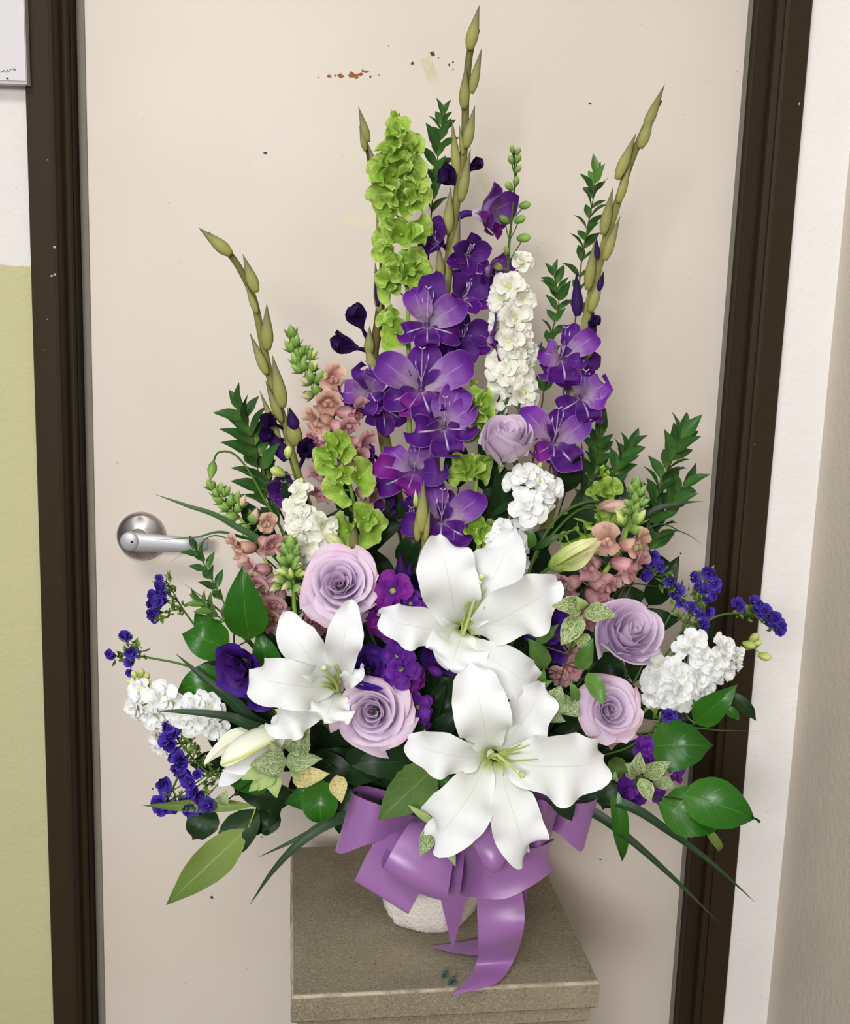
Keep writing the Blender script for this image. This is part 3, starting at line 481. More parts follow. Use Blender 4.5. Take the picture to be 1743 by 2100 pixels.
def glad_px(t, cx, cy, pets, d, par_r=.004):     # an open flower whose petals reach given tips: (tip x, y, width px, material, depth shift)
    c = P(cx, cy, d+.026); i = near(t.path, c); q = Vector(t.path[min(i+2, len(t.path)-1)])
    fl = t.part('floret', mk('floret_tube', *tube([q, q*.4+c*.6+V(0, 0, -.004), c, c+V(0, -.006, 0)], .004, [.004, .0045, .005, .003], 8, 10), M['glad_mid']))
    R = 0
    for j, (x, y, wpx, mt, dd) in enumerate(pets):
        B = P(x, y, d+dd); A = c+(B-c)*.04; D = B-A; R = max(R, D.length); tg = D.normalized(); N = V(0, -1, .15); N = (N-tg*N.dot(tg)).normalized()
        sp = [A, A+D*.22+V(0, -.014, 0), A+D*.5+V(0, -.021, .001), A+D*.8+V(0, -.015, .001), B]
        t.part('petal', mk('petal', *patch(sp, S(wpx*1.12, d)/2, N, .2, .16, 1.5, int(cx+x), 'glad', 11, 18), M['glad_'+mt]), None, fl)
    X, Y = V(1, 0, 0), V(0, -.25, 1).normalized(); a = V(0, -1, .25).normalized()
    for k in range(3):
        e = c+a*R*.45+Y*R*(.34+.05*k)+X*R*.10*(k-1); t.part('stamen', mk('stamen', *merge(tube([c, c+a*R*.34+Y*R*.06, e], .0007, .0006, 5, 7), lathe(e-Y*.002, e+Y*.006+a*.002, [(0, .0003), (.3, .001), (1, .0003)], 6)), M['gstamen']), None, fl)
    e = c+a*R*.5+Y*R*.58; t.part('style', mk('style', *merge(tube([c, c+a*R*.4+Y*R*.14, e], .0008, .0006, 5, 7), tube([e, e+X*.004+Y*.003], .0006, .001, 5), tube([e, e-X*.004+Y*.003], .0006, .001, 5)), M['gstamen']), None, fl)
def gladiolus(label, path, buds, flowers, r=(.0041, .0075), mat='gstem'):
    t = Plant('gladiolus', label, 'gladiolus', path, r[0], r[1], M[mat], 'tall gladiolus spikes', seg=8)
    for b in buds: glad_bud(t, *b[:5], t.at((b[1]+b[3])/2)-(.007 if len(b) < 7 else b[6]), *(b[5:6]))
    for f in flowers:
        if isinstance(f[2], list): glad_px(t, f[0], f[1], f[2], t.at(f[1])-f[3])
        else: glad_flower(t, *f[:4], t.at(f[1])-f[4], *f[5:])
    return t

# bells of Ireland ------------------------------------------------
_BM = []
for q in range(4):
    r_ = random.Random(q+3); vs, uv = [], []; sg = 25; rows = [(0, .06), (.12, .2), (.3, .42), (.5, .68), (.68, .9), (.8, 1.02), (.86, 1.1)]; ph = [r_.uniform(-.3, .3) for _ in range(5)]
    for j, (h, r) in enumerate(rows):
        v = j/(len(rows)-1)
        for i in range(sg):
            an = 6.2832*i/(sg-1); lob = math.cos(5*an+.4*math.sin(an+ph[0])); rr_ = r*(1+.2*v*v*lob+.24*v*math.sin(2*an+ph[1]*6)); z = h-.2*v*v*v*lob+.2*v*v*math.sin(2*an+ph[2]*9)
            vs.append((rr_*math.cos(an), rr_*math.sin(an), z-.5)); uv.append((((i/(sg-1))*10) % 2/2 if 0 else abs(((i/(sg-1))*5) % 1-.5)+.25, v))
    _BM.append(mk('bell', vs, grid_faces(len(rows), sg)+[tuple(range(sg-1))[::-1]], uv, M['bell']))
def bells(label, path, spots, tuft, r=(.0014, .004), group='bells of Ireland spikes'):
    d0 = path[0][2]; t = Plant('bells_of_ireland', label, 'bells of Ireland', path, r[0], r[1], M['stem_lime'], group)
    for x, y, R, ax in spots:
        d = t.at(y)-.012; a = AX(*ax); c = P(x, y, d); i = near(t.path, c); ped = Vector(t.path[min(i+1, len(t.path)-1)])
        b = t.part('bell', _BM[RNG.randrange(4)], xf(c, a, S(R, d), RNG.random()*6))
        bb = c-a*S(R, d)*.48; t.part('inner_flower', mk('inner_flower', *lathe(bb, bb+a*S(R, d)*.3, [(0, .001), (.5, S(R, d)*.14), (1, S(R, d)*.05)], 6), M['bell_tip']), None, b)
        t.part('pedicel', mk('pedicel', *tube([ped, bb], .0011, .0011, 5), M['stem_lime']))
    for k in range(tuft[3]):                # the tight leafy tip
        x, y, R = tuft[:3]; c = P(x+RNG.uniform(-R*.35, R*.35), y+R*.5*k/tuft[3]*1.6-R*.4, t.at(y)-.003)
        petals(t, None, c, V(RNG.uniform(-.3, .3), -.35, 1).normalized(), M['bell_tip'], 3, .45, S(R*.55), .36, 'lance', 0, .4, .2, .05, RNG.random()*6, 0, .3, nu=4, nv=5, name='young_calyx')
    return t

# roses -----------------------------------------------------------
def rose_petal(c, a, phi, span, Rb, Rt, H, lip, seed, dz=0.0, tip=.12):
    a, X, Y = frame(a); r = random.Random(seed); vs, uv = [], []; nu, nv = 11, 10; o1, o2 = r.uniform(0, 6), r.uniform(-.12, .12)
    for j in range(nv):
        t = j/(nv-1)
        for i in range(nu):
            u = -1+2*i/(nu-1); ht = H*(1-.10*u*u-.42*u**4+.012*math.sin(5*u+o1)+tip*.25*max(0, 1-abs(u-o2)*5)*t)
            q = min(1, t/.72); R = Rb+(Rt-Rb)*math.sin(q*math.pi/2)**.8; z = ht*t
            if t > .6: k_ = (t-.6)/.4; R += lip*k_**1.6*(1+.35*u*u+.25*math.sin(3*u+o1)); z -= lip*.55*k_**2.5*(1+.7*abs(u))
            R *= 1+.13*u; an = phi+u*span*(.42+.58*math.sin(min(1, t*1.25+.18)*math.pi/2)); p = Vector(c)+a*(z+dz)+(math.cos(an)*X+math.sin(an)*Y)*R; vs.append(p); uv.append((i/(nu-1), t))
    return mk('petal', vs, grid_faces(nv, nu), uv)
def rose(label, cx, cy, R, ax, d, path, outer='rose_pink', inner='rose', layers=None, H=1.0, sepals=True, seed=1, skirt=()):
    a = AX(*ax); rr = S(R, d); c = P(cx, cy, d)-a*rr*.9*H
    t = Plant('rose', label, 'rose', [c-a*rr*.05, c-a*.03]+list(path), .0022, .003, M['stem_dk'], 'lavender roses')
    t.part('hip', mk('hip', *lathe(c-a*rr*.22, c+a*rr*.12, [(0, rr*.06), (.3, rr*.16), (.7, rr*.2), (1, rr*.12)], 10), M['stem']))
    r = random.Random(seed); ph = r.random()*6
    lay = layers or [(1, .05, .96, .02), (2, .11, .98, .035), (3, .19, 1.0, .06), (3, .29, 1.0, .08), (3, .40, .97, .11), (3, .52, .90, .15), (4, .66, .80, .19), (5, .80, .66, .24)]
    for k, (n, Rt, h, lip) in enumerate(lay):
        for i in range(n):
            phi = ph+6.2832*i/n+r.uniform(-.12, .12); ca = c+V(r.uniform(-1, 1), 0, r.uniform(-1, 1))*rr*.045; ta = (a+V(r.uniform(-1, 1), 0, r.uniform(-1, 1))*.07).normalized(); me = rose_petal(ca, ta, phi, (6.2832/n)*.5*(1.5 if n < 4 else 1.3), rr*(.06+.16*Rt), rr*Rt*r.uniform(.95, 1.05), rr*H*h*r.uniform(.95, 1.04), rr*lip, r.randrange(9999))
            me.materials.append(M[outer] if k >= len(lay)-2 else M[inner]); t.part('petal', me)
        ph += 1.1
    for phi, th, L, asp in skirt:
        t.part('petal', upetal(M[outer], 'wide', asp, -.3, .75, .2, .03, 2, int(phi*7), 7, 9), pm(c+a*rr*.1, a, phi, th, rr*L, rr*.1))
    if sepals:
        for i in range(5): t.part('sepal', upetal(M['stem'], 'lance', .22, -.2, 1.2, .2, .05, 2, i, 4, 6, name='sepal'), pm(c-a*rr*.05, a, ph+6.28*i/5, 1.35, rr*.75, rr*.1))
    return t

# lilies ----------------------------------------------------------
def lily(label, ctr, pets, stam, pist, path, d, seed=0):
    c = P(*ctr, d+.035); t = Plant('lily', label, 'lily', [c+V(0, .004, -.002), c+V(0, .03, -.02)]+list(path), .003, .0042, M['stem'], 'white lilies', seg=8)
    t.part('throat', mk('throat', *lathe(c+V(0, .014, -.004), c-V(0, .002, 0), [(0, .003), (.6, .0055), (.9, .006), (1, .003)], 10), M['stigma']))
    for j, (bx, by, tx, ty, wpx, bow, dt, twist) in enumerate(pets):
        A, B = P(bx, by, d+.03), P(tx, ty, d+dt); D = B-A; L = D.length
        sp = [A, A+D*.22+V(0, -bow*.75, 0), A+D*.52+V(0, -bow*1.15, bow*.1), A+D*.8+V(0, -bow*.75, 0), B]
        tang = D.normalized(); N = V(0, -1, .2); N = (N-tang*N.dot(tang)).normalized(); N = Matrix.Rotation(twist, 3, tang) @ N
        t.part('petal', mk('petal', *patch(sp, S(wpx, d)/2, N, .2, .26, 2.9, seed*10+j, 'lily', 15, 32), M['lily']))
    for x, y, bx, by in stam:
        e = P(x, y, d-.018); m_ = P((x+bx)/2, (y+by)/2, d-.006); t.part('stamen', mk('stamen', *tube([c-V(0, .01, 0), P(bx, by, d+.012), m_+V(.002, 0, 0), e], .0012, [.0013, .0011, .0009, .0005], 6, 12), M['anther']))
    x, y, bx, by = pist; e = P(x, y, d-.028); dr = (e-P(bx, by, d)).normalized()
    t.part('pistil', mk('pistil', *merge(tube([c-V(0, .01, 0), P(bx, by, d+.008), P((x+bx)/2, (y+by)/2, d-.012), e], .002, [.0021, .0018, .0018, .0020], 8, 14), lathe(e-dr*.002, e+dr*.005, [(0, .0018), (.4, .0036), (.8, .0036), (1, .002)], 9)), M['stigma']))
    return t
def bud(t, A, B, r, mat, name='bud', prof=None, seg=10, par=None):
    return t.part(name, mk(name, *lathe(A, B, [(q, v*r) for q, v in (prof or [(0, .3), (.1, .55), (.3, .86), (.5, 1), (.7, .95), (.86, .7), (.95, .4), (1, .06)])], seg), M[mat]), None, par)

# small-flowered spikes -------------------------------------------
def stock(name, label, cat, path, blooms, buds, mat='white', smat='stem', group=None, r=(.0012, .003), layers=2, prof='round', asp=.42, budmat='limebud'):
    d = lambda y: t_at(y)
    pp = catmull(pts3(path), 30); t_at = lambda y: float(min(pp, key=lambda q: abs(PY(q)-y))[1])
    blooms = [(b[0], b[1], b[2]*(.84 if mat == 'white' else 1.06 if mat == 'cream' else 1))+tuple(b[3:]) for b in blooms]; cs = [(P(b[0], b[1], t_at(b[1])-b[4]), b) for b in blooms]; bs = [(P(b[0], b[1], t_at(b[1])-.006), b) for b in buds]
    t = Plant(name, label, cat, path, r[0], r[1], M[smat], group, [c+V(0, .006, -.002) for c, _ in cs]+[P(b[0]-b[3]*.5, b[1]+b[4]*.5, t_at(b[1])-.006) for _, b in bs])
    for c, b in cs:
        R = S(b[2], 1.25); a = AX(*b[3]); m_ = M[b[5]] if len(b) > 5 else M[mat]
        f = t.part('floret', mk('floret_calyx', *lathe(c-a*R*.55, c+a*R*.10, [(0, R*.1), (.5, R*.2), (1, R*.13)], 6), M['limebud' if mat != 'stockp' else 'calyx']))
        petals(t, f, c-a*R*.15, a, m_, 5, 1.25, R*1.08, asp, prof, -.15, .6, .25, .24, RNG.random()*6, 0, .34, 2)
        if layers > 1: petals(t, f, c-a*R*.08, a, m_, 4, .85, R*.85, asp, prof, -.15, .7, .3, .28, RNG.random()*6, 0, .3, 2)
        if layers > 2 and b[2] > 30: petals(t, f, c, a, m_, 3, .4, R*.6, asp, prof, -.1, .6, .3, .3, RNG.random()*6, 0, .3, 2)
    for c, b in bs:                          # (x, y, size, dx, dy): a bud pointing dx, dy
        L = S(b[2], 1.25); v = (_R*b[3]-_U*b[4])/max(1e-3, math.hypot(b[3], b[4])); v = Vector(v)+V(0, -.3, 0); v.normalize(); bud(t, c-v*L*.5, c+v*L*.5, L*.33, b[5] if len(b) > 5 else budmat, seg=7)
    return t
def snap(label, path, buds, blooms, r=(.0014, .0034), smat='stem_lime', group='pink snapdragon spikes'):
    pp = catmull(pts3(path), 30); t_at = lambda y: float(min(pp, key=lambda q: abs(PY(q)-y))[1])
    t = Plant('snapdragon', label, 'snapdragon', path, r[0], r[1], M[smat], group)
    for x, y, s, dx, dy, *m_ in buds:        # green bud: a spindle hugged by two sepals
        c = P(x, y, t_at(y)-.006); L = S(s, 1.25); v = Vector(_R*dx-_U*dy)+V(0, -.35, 0); v.normalize(); q = Vector(t.path[near(t.path, c)])
        b = bud(t, c-v*L*.5, c+v*L*.62, L*.33, m_[0] if m_ else 'snapgreen', prof=[(0, .4), (.15, .8), (.35, 1), (.6, .86), (.8, .5), (.93, .2), (1, .03)], seg=7)
        for k in range(3): t.part('sepal', upetal(M['snapgreen'], 'leaf', .36, .2, -.5, .3, .03, 2, k, 5, 6, name='sepal'), pm(c-v*L*.5, v, 2.1*k+RNG.random(), .5, L*.95, L*.13), b)
        t.part('pedicel', mk('pedicel', *tube([q, c-v*L*.45], .001, .001, 5), M['stem_lime']))
    for x, y, s, ax, mat in blooms:          # two-lipped bloom
        c = P(x, y, t_at(y)-.014); R = S(s, 1.25)/2*1.22; a = AX(ax[0]*1.5, ax[1]-.25); q = Vector(t.path[near(t.path, c)]); m_ = M[mat]
        f = t.part('blossom', mk('blossom_tube', *lathe(c-a*R*1.3, c+a*R*.15, [(0, R*.28), (.25, R*.46), (.6, R*.52), (.9, R*.5), (1, R*.25)], 9), m_))
        t.part('pedicel', mk('pedicel', *tube([q, c-a*R*1.2], .0012, .0012, 5), M['stem']))
        for ph, th, L, asp, b1 in ((1.1, .35, 1.35, .5, 1.5), (2.04, .35, 1.35, .5, 1.5), (4.71, .7, 1.0, .5, 2.3), (3.75, .75, 1.0, .5, 2.2), (5.67, .75, 1.0, .5, 2.2)):
            t.part('petal', upetal(m_, 'wide', asp, -.3, b1, .3, .2, 2, int(ph*10) % 3, 6, 8), pm(c-a*R*.1, a, ph+RNG.uniform(-.15, .15), th, R*L*RNG.uniform(.9, 1.1), R*.3), f)
        a_, X, Y = frame(a); pc_ = c+a*R*.12-Y*R*.12; t.part('palate', mk('palate', *merge(lathe(pc_-X*R*.5, pc_+X*.0, [(0, R*.05), (.15, R*.2), (.5, R*.3), (.85, R*.24), (1, R*.12)], 8), lathe(pc_, pc_+X*R*.5, [(0, R*.12), (.15, R*.24), (.5, R*.3), (.85, R*.2), (1, R*.05)], 8)), M['snapcream'] if RNG.random() < .2 else m_), None, f)
    return t
def statice(label, path, flo, cal, branches=(), size=20):
    pp = catmull(pts3(path), 30); t_at = lambda y: float(min(pp, key=lambda q: abs(PY(q)-y))[1])
    d = path[0][2]; fc = [P(x, y, d-.004+RNG.uniform(-.006, .006)) for x, y, *_ in flo]
    t = Plant('statice', label, 'statice', path, .001, .0018, M['stem'], 'purple statice sprays', [P(x, y, d) for x, y, *_ in cal], tip_r=.0007)
    for (x, y, *s), c in zip(flo, fc):
        a = AX(RNG.uniform(-.7, .7), RNG.uniform(-.1, .9)); R = S(s[0] if s else size, 1.25)*.82
        k = min(cal, key=lambda q: (q[0]-x)**2+(q[1]-y)**2); kc = P(k[0], k[1], d)
        f = t.part('floret', mk('floret_calyx', *tube([kc, c-a*R*.6, c], R*.1, R*.22, 5, 5), M['calyx']))
        petals(t, f, c-a*R*.35, a, M['statice'], 5, .62, R*1.15, .5, 'wide', 0, .5, .3, .3, RNG.random()*6, 0, .3, 2, 5, 5)
        petals(t, f, c-a*R*.2, a, M['statice'], 4, .22, R*.85, .5, 'wide', 0, .3, .3, .35, RNG.random()*6, 0, .3, 2, 5, 5)
    for x, y, *_ in cal:
        c = P(x, y, d); a = V(RNG.uniform(-.5, .5), -.5, RNG.uniform(0, .8)).normalized()
        for n in range(2):
            for k in range(5):
                t.part('calyx', upetal(M['calyx'], 'lance', .2, 0, .3, .3, .1, 2, k % 2, 3, 4, name='calyx'), pm(c+V(S(RNG.uniform(-12, 12)), RNG.uniform(-.004, .004), S(RNG.uniform(-10, 10))), (a+V(RNG.uniform(-.6, .6), 0, RNG.uniform(-.6, .6))).normalized(), k*1.25+n, .5, S(20)*RNG.uniform(.7, 1.2), 0))
    return t

def face(M_, k):                          # turns a placed leaf about its length, part of the way towards the light in front
    d = M_.col[0].to_3d(); s = d.length; d.normalize(); n = M_.col[2].to_3d().normalized(); q = V(0, -1, .35); q = (q-d*q.dot(d)).normalized(); n = (n*(1-k)+q*k); n = (n-d*n.dot(d)).normalized(); y = n.cross(d)
    for i in range(3): M_[i][1], M_[i][2] = y[i]*s, n[i]*s
    return M_
# foliage ---------------------------------------------------------
def sprig(label, path, n, L, mat='myrtle', smat='stem_brown', group='myrtle sprigs', lo=1.0, asp=.22, th=.75, tipmat=None, name='myrtle_sprig', cat='sprig', span=1.0, spin=.5):
    k = len(path); t = Plant(name, label, cat, path, .0006, .0017, M[smat], group)
    vis = catmull(pts3(path), 60); T = -nrm(np.gradient(vis, axis=0))
    for i in range(n):
        f = (i+.15)/n*span; j = min(59, int(f*59)); c, a = vis[j], Vector(T[j]); sz = S(L)*(lo+(1-lo)*min(1, f*3)) if lo < 1 else S(L)
        for s_ in (0, 1):
            me = upetal(M[tipmat] if tipmat and i < 2 else M[mat], 'lance', asp, -.15, .45, .25, .05, 2, RNG.randrange(3), 5, 8, .12, name='leaf')
            t.part('leaf', me, face(pm(c, a, spin+i*1.57+s_*3.1416+RNG.uniform(-.25, .25), (th if i else .3)+RNG.uniform(-.2, .2), sz*RNG.uniform(.8, 1.15), .0008), RNG.uniform(.35, .9)))
    return t
def leaf_between(t, A, B, wpx, mat, bow=.012, N=(0, -1, .5), cup=.12, fold=.12, ruf=.05, prof='leaf', seed=None, twist=0.0, jag=0.0, name='leaf', frq=2, label=None, nu=9, nv=16):
    A, B = (q if isinstance(q, Vector) else P(*q) for q in (A, B)); D = B-A; N = Vector(N).normalized(); tg = D.normalized(); N = (N-tg*N.dot(tg)).normalized(); N = Matrix.Rotation(twist, 3, tg) @ N
    sp = [A, A+D*.3+N*bow*.8, A+D*.65+N*bow, B]
    return t.part(name, mk(name, *patch(sp, S(wpx, (A.y+B.y)/2)/2, N, cup, ruf, frq, seed if seed is not None else RNG.randrange(999), prof, nu, nv, fold, jag), M[mat]), label=label)
def branch(name, label, path, leaves, mat, smat='stem_dk', cat='foliage', group=None, r=(.0008, .002), **kw):
    """leaves: (base x, y, tip x, y, width px, base depth, tip depth[, material[, bow]])"""
    t = Plant(name, label, cat, path, r[0], r[1], M[smat], group, [P(l[0], l[1], l[5]) for l in leaves], tip_r=.0008)
    for l in leaves: leaf_between(t, (l[0], l[1], l[5]), (l[2], l[3], l[6]), l[4], l[7] if len(l) > 7 and l[7] else mat, **dict(kw, **({'bow': l[8]} if len(l) > 8 else {})))
    return t
def grass(label, pts, wpx, mat='blade', N=(0, -1, .6), name='grass_blade', group='long grass blades', fold=.25):
    ft = foot(); p = [ft, V(ft.x, ft.y, ft.z+.03)]+pts3(pts)[::-1]; t = Thing(name, label, 'grass', ft, group)
    t.part('blade', mk('blade', *patch(catmull(p, 40), S(wpx)/2, N, 0, 0, 1, 1, 'blade', 5, 40, fold), M[mat])); return t

# ---------------------------------------------------------------- the arrangement
# gladiolus spikes
gladiolus('leftmost gladiolus, bare curved green spike leaning left with dark closed florets low down',
    [(425, 480, 1.27), (470, 520, 1.27), (500, 566, 1.275), (522, 620, 1.28), (538, 700, 1.28), (558, 790, 1.285), (584, 870, 1.29), (602, 945, 1.29), (640, 1060, 1.3), (720, 1250, 1.3)],
    [(474, 522, 407, 467, 26), (462, 512, 428, 486, 14), (526, 600, 498, 521, 24), (527, 642, 502, 578, 14), (548, 718, 547, 622, 26), (547, 768, 512, 682, 20), (580, 836, 559, 728, 28), (577, 866, 544, 780, 20), (588, 944, 531, 854, 30, 'glad_dark'), (608, 914, 590, 836, 34, 'sheath'), (604, 880, 594, 835, 26, 'glad_dark', .012), (572, 900, 532, 800, 18, 'sheath')],
    [(560, 868, 30, (-.5, .4), .02, 'dark'), (628, 925, 42, (.2, .35), .03, 'dark'), (555, 895, 30, (-.4, .2), .012, 'dark', .5), (582, 1000, 40, (.1, -.2), .02, 'mid')], (.0036, .0064))
gladiolus('brown stemmed gladiolus just right of the pink snapdragon, dark curled florets pointing left',
    [(742, 250, 1.34), (756, 320, 1.34), (768, 380, 1.335), (779, 450, 1.335), (786, 530, 1.33), (782, 610, 1.33), (772, 690, 1.325), (766, 740, 1.325), (780, 850, 1.32), (794, 930, 1.315), (830, 1100, 1.31), (860, 1300, 1.30)],
    [(755, 292, 735, 218, 17), (750, 310, 737, 256, 13), (778, 374, 753, 290, 16), (778, 412, 760, 345, 12), (779, 480, 773, 430, 11), (778, 640, 769, 537, 18), (775, 628, 771, 545, 12, 'glad_dark', .012), (757, 728, 758, 668, 22), (768, 760, 748, 700, 20)],
    [(738, 664, 40, (-.75, 1.5), .012, 'dark'), (722, 712, 44, (-1.6, .35), .014, 'dark'), (758, 800, [(738, 752, 40, 'mid', .012), (776, 770, 50, 'up', .0), (697, 808, 46, 'up', -.012), (742, 850, 52, 'low', -.004), (782, 838, 44, 'low', .004), (706, 842, 30, 'mid', .012)], .035), (788, 840, 48, (.3, -.3), .02, 'mid'), (792, 1030, 46, (-.7, .2), .02, 'mid'), (755, 935, 34, (-.6, .2), .02, 'mid'), (770, 1000, 30, (-.3, .1), .012, 'dark')], (.0022, .0105), 'gstem_dk')
gladiolus('tallest gladiolus, bare bud tip reaching near the top edge above violet florets',
    [(978, 60, 1.345), (963, 110, 1.345), (955, 200, 1.345), (953, 290, 1.345), (942, 370, 1.34), (928, 470, 1.335), (918, 560, 1.33), (908, 660, 1.325), (898, 780, 1.32), (892, 920, 1.315), (888, 1100, 1.31), (885, 1300, 1.3)],
    [(962, 102, 983, 10, 24), (966, 192, 988, 98, 19), (951, 224, 955, 132, 21), (955, 304, 974, 216, 22), (938, 362, 927, 246, 19), (949, 318, 942, 255, 10), (944, 413, 965, 304, 22), (918, 482, 924, 384, 23), (924, 552, 944, 444, 24), (905, 575, 899, 498, 19), (931, 640, 938, 560, 16)],
    [(926, 372, 34, (-.9, .7), .006, 'dark'), (968, 345, 26, (.9, .9), .004, 'dark'), (988, 440, 62, (1.7, -.15), .012, 'side', .3, 'glad_mag'), (896, 496, 44, (-.7, .3), .004, 'mid'), (958, 520, 46, (.35, -.3), .02, 'mid'), (1000, 556, 44, (1.3, -.4), .01, 'side'), (955, 606, 56, (.55, .4), .014, 'mid'), (876, 668, [(892, 558, 52, 'mid', .012), (845, 592, 50, 'up', .004), (952, 620, 56, 'up', .0), (820, 690, 42, 'low', .006), (944, 692, 50, 'low', .006), (876, 716, 50, 'low', -.004)], .045), (945, 700, 60, (.5, .3), .01, 'mid'), (1010, 702, 54, (1.6, .35), .012, 'side', .4, 'glad_mag'), (922, 735, 50, (.2, .1), .012, 'mid')], (.004, .0085))
gladiolus('central gladiolus of wide open violet flowers with pale throats above the top lily',
    [(868, 690, 1.325), (866, 760, 1.32), (868, 860, 1.315), (872, 960, 1.31), (878, 1080, 1.305), (884, 1200, 1.30)], [],
    [(864, 800, [(876, 706, 64, 'mid', .014), (776, 734, 64, 'up', .0), (968, 736, 66, 'up', .0), (789, 828, 48, 'low', .008), (830, 849, 44, 'mag', .0), (886, 860, 68, 'low', -.004)], .05), (910, 877, [(944, 790, 62, 'up', .01), (905, 806, 40, 'up', .012), (968, 828, 52, 'up', .004), (840, 888, 64, 'low', .0), (971, 880, 46, 'low', .004), (922, 938, 64, 'low', -.006)], .058), (850, 964, [(864, 908, 44, 'up', .01), (794, 916, 42, 'up', .008), (764, 950, 48, 'mag', .002), (913, 966, 54, 'mid', .0), (773, 1001, 50, 'low', .002), (832, 1014, 50, 'mag', -.004)], .055), (905, 1068, [(888, 985, 48, 'up', .01), (920, 1006, 34, 'mid', .014), (990, 1014, 58, 'up', .0), (821, 1072, 48, 'mid', .004), (962, 1102, 48, 'low', .002), (902, 1112, 52, 'low', -.004)], .05), (1000, 815, 40, (.9, .2), .0, 'dark'), (850, 1062, 46, (-.5, .2), .02, 'mid')], (.003, .0075))
gladiolus('right gladiolus, long green spike leaning right over three pale throated violet flowers',
    [(1352, 205, 1.30), (1322, 264, 1.30), (1292, 335, 1.30), (1268, 410, 1.30), (1240, 500, 1.30), (1216, 590, 1.30), (1198, 680, 1.30), (1176, 800, 1.30), (1150, 930, 1.30), (1125, 1060, 1.30), (1050, 1250, 1.30)],
    [(1322, 268, 1363, 173, 20), (1312, 304, 1342, 226, 22), (1265, 368, 1305, 272, 22), (1267, 416, 1296, 330, 18), (1236, 482, 1257, 384, 22), (1239, 534, 1272, 443, 20), (1205, 595, 1221, 488, 22), (1210, 640, 1237, 556, 21), (1225, 530, 1223, 486, 12, 'glad_dark', .012), (1228, 596, 1238, 556, 13, 'glad_dark', .012), (1184, 648, 1182, 556, 24, 'glad_dark'), (1206, 700, 1222, 646, 24, 'glad_dark'), (1200, 735, 1218, 690, 20)],
    [(1150, 735, [(1174, 663, 34, 'mid', .012), (1223, 684, 46, 'up', .002), (1103, 722, 50, 'up', .0), (1107, 770, 38, 'low', .006), (1156, 794, 64, 'low', -.006), (1200, 745, 30, 'mid', .01)], .03), (1191, 814, [(1196, 762, 54, 'up', .006), (1245, 782, 50, 'up', .0), (1238, 820, 44, 'up', .0), (1134, 850, 48, 'low', .0), (1206, 870, 50, 'low', -.006), (1233, 860, 34, 'mid', .004)], .034), (1134, 906, [(1143, 840, 42, 'mid', .012), (1069, 836, 48, 'up', .0), (1203, 860, 48, 'up', .0), (1090, 934, 38, 'mag', .002), (1178, 957, 62, 'low', -.006), (1130, 950, 34, 'low', .004)], .044), (1212, 668, 26, (.5, .9), .01, 'dark'), (1190, 752, 40, (.7, .1), .0, 'mid')], (.004, .0078))
t = gladiolus('short olive gladiolus bud tip standing directly behind the top white lily', [(868, 1060, 1.24), (870, 1120, 1.24), (872, 1190, 1.245), (880, 1280, 1.26)],
    [(864, 1092, 869, 985, 27, 'sheath', .004), (853, 1040, 852, 1003, 12, 'bud_green', .006), (856, 1110, 858, 1030, 18, 'sheath', .002), (872, 1110, 882, 1040, 12, 'sheath', .008)], [], (.003, .006))
gladiolus('dark purple closed gladiolus tip beside the upper left edge of the top lily', [(822, 1140, 1.25), (826, 1180, 1.25), (834, 1260, 1.26)], [(828, 1200, 820, 1130, 34, 'glad_dark', .004), (838, 1190, 842, 1150, 20, 'glad_dark', .006)], [(846, 1200, 34, (.3, .3), .01, 'dark')], (.002, .004))

# bells of Ireland
bells('big bells of Ireland spike, tall lime cone left of the tallest gladiolus', [(808, 240, 1.315), (818, 330, 1.315), (828, 430, 1.31), (834, 560, 1.31), (838, 700, 1.305), (840, 900, 1.30), (855, 1200, 1.3)],
    [(808, 268, 20, (0, .8)), (822, 262, 20, (.5, .9)), (798, 300, 22, (-.5, .8)), (823, 306, 30, (.1, .5)), (842, 296, 24, (1, .6)), (789, 328, 24, (-.9, .6)), (846, 328, 26, (1.1, .4)), (804, 352, 34, (-.2, .45)), (848, 356, 28, (.8, .4)), (780, 352, 26, (-1.1, .3)), (838, 384, 30, (.4, .3)), (792, 398, 30, (-.6, .1)), (826, 408, 30, (.2, .2)), (853, 408, 28, (.9, .1)), (796, 432, 28, (-.7, 0)), (822, 478, 32, (-.15, .2)), (856, 476, 28, (.8, .3)), (793, 480, 26, (-.9, -.1)), (796, 520, 26, (-.8, -.4)), (800, 556, 26, (-.5, .2)), (848, 562, 28, (.35, .1)), (860, 540, 26, (.9, .4)), (826, 548, 28, (0, .3)), (793, 588, 26, (-.8, -.3)), (812, 570, 24, (-.3, -.2)), (808, 682, 30, (-.4, .1)), (798, 650, 22, (-.8, .3))], (808, 248, 26, 6))
bells('middle bells of Ireland spike, thin lime column left of the pale upright rose', [(968, 780, 1.27), (972, 850, 1.27), (982, 920, 1.27), (976, 1000, 1.265), (970, 1090, 1.265), (976, 1150, 1.27)],
    [(974, 820, 20, (-.3, .5)), (994, 830, 24, (.8, .4)), (976, 848, 22, (-.5, .3)), (996, 862, 24, (.7, .1)), (974, 888, 20, (-.4, -.2)), (998, 884, 22, (.7, -.3)), (960, 955, 27, (-.3, .2)), (988, 960, 25, (.7, .1)), (946, 968, 24, (-.9, 0)), (975, 1082, 28, (.2, .4)), (996, 1092, 24, (.9, .2))], (968, 792, 20, 5))
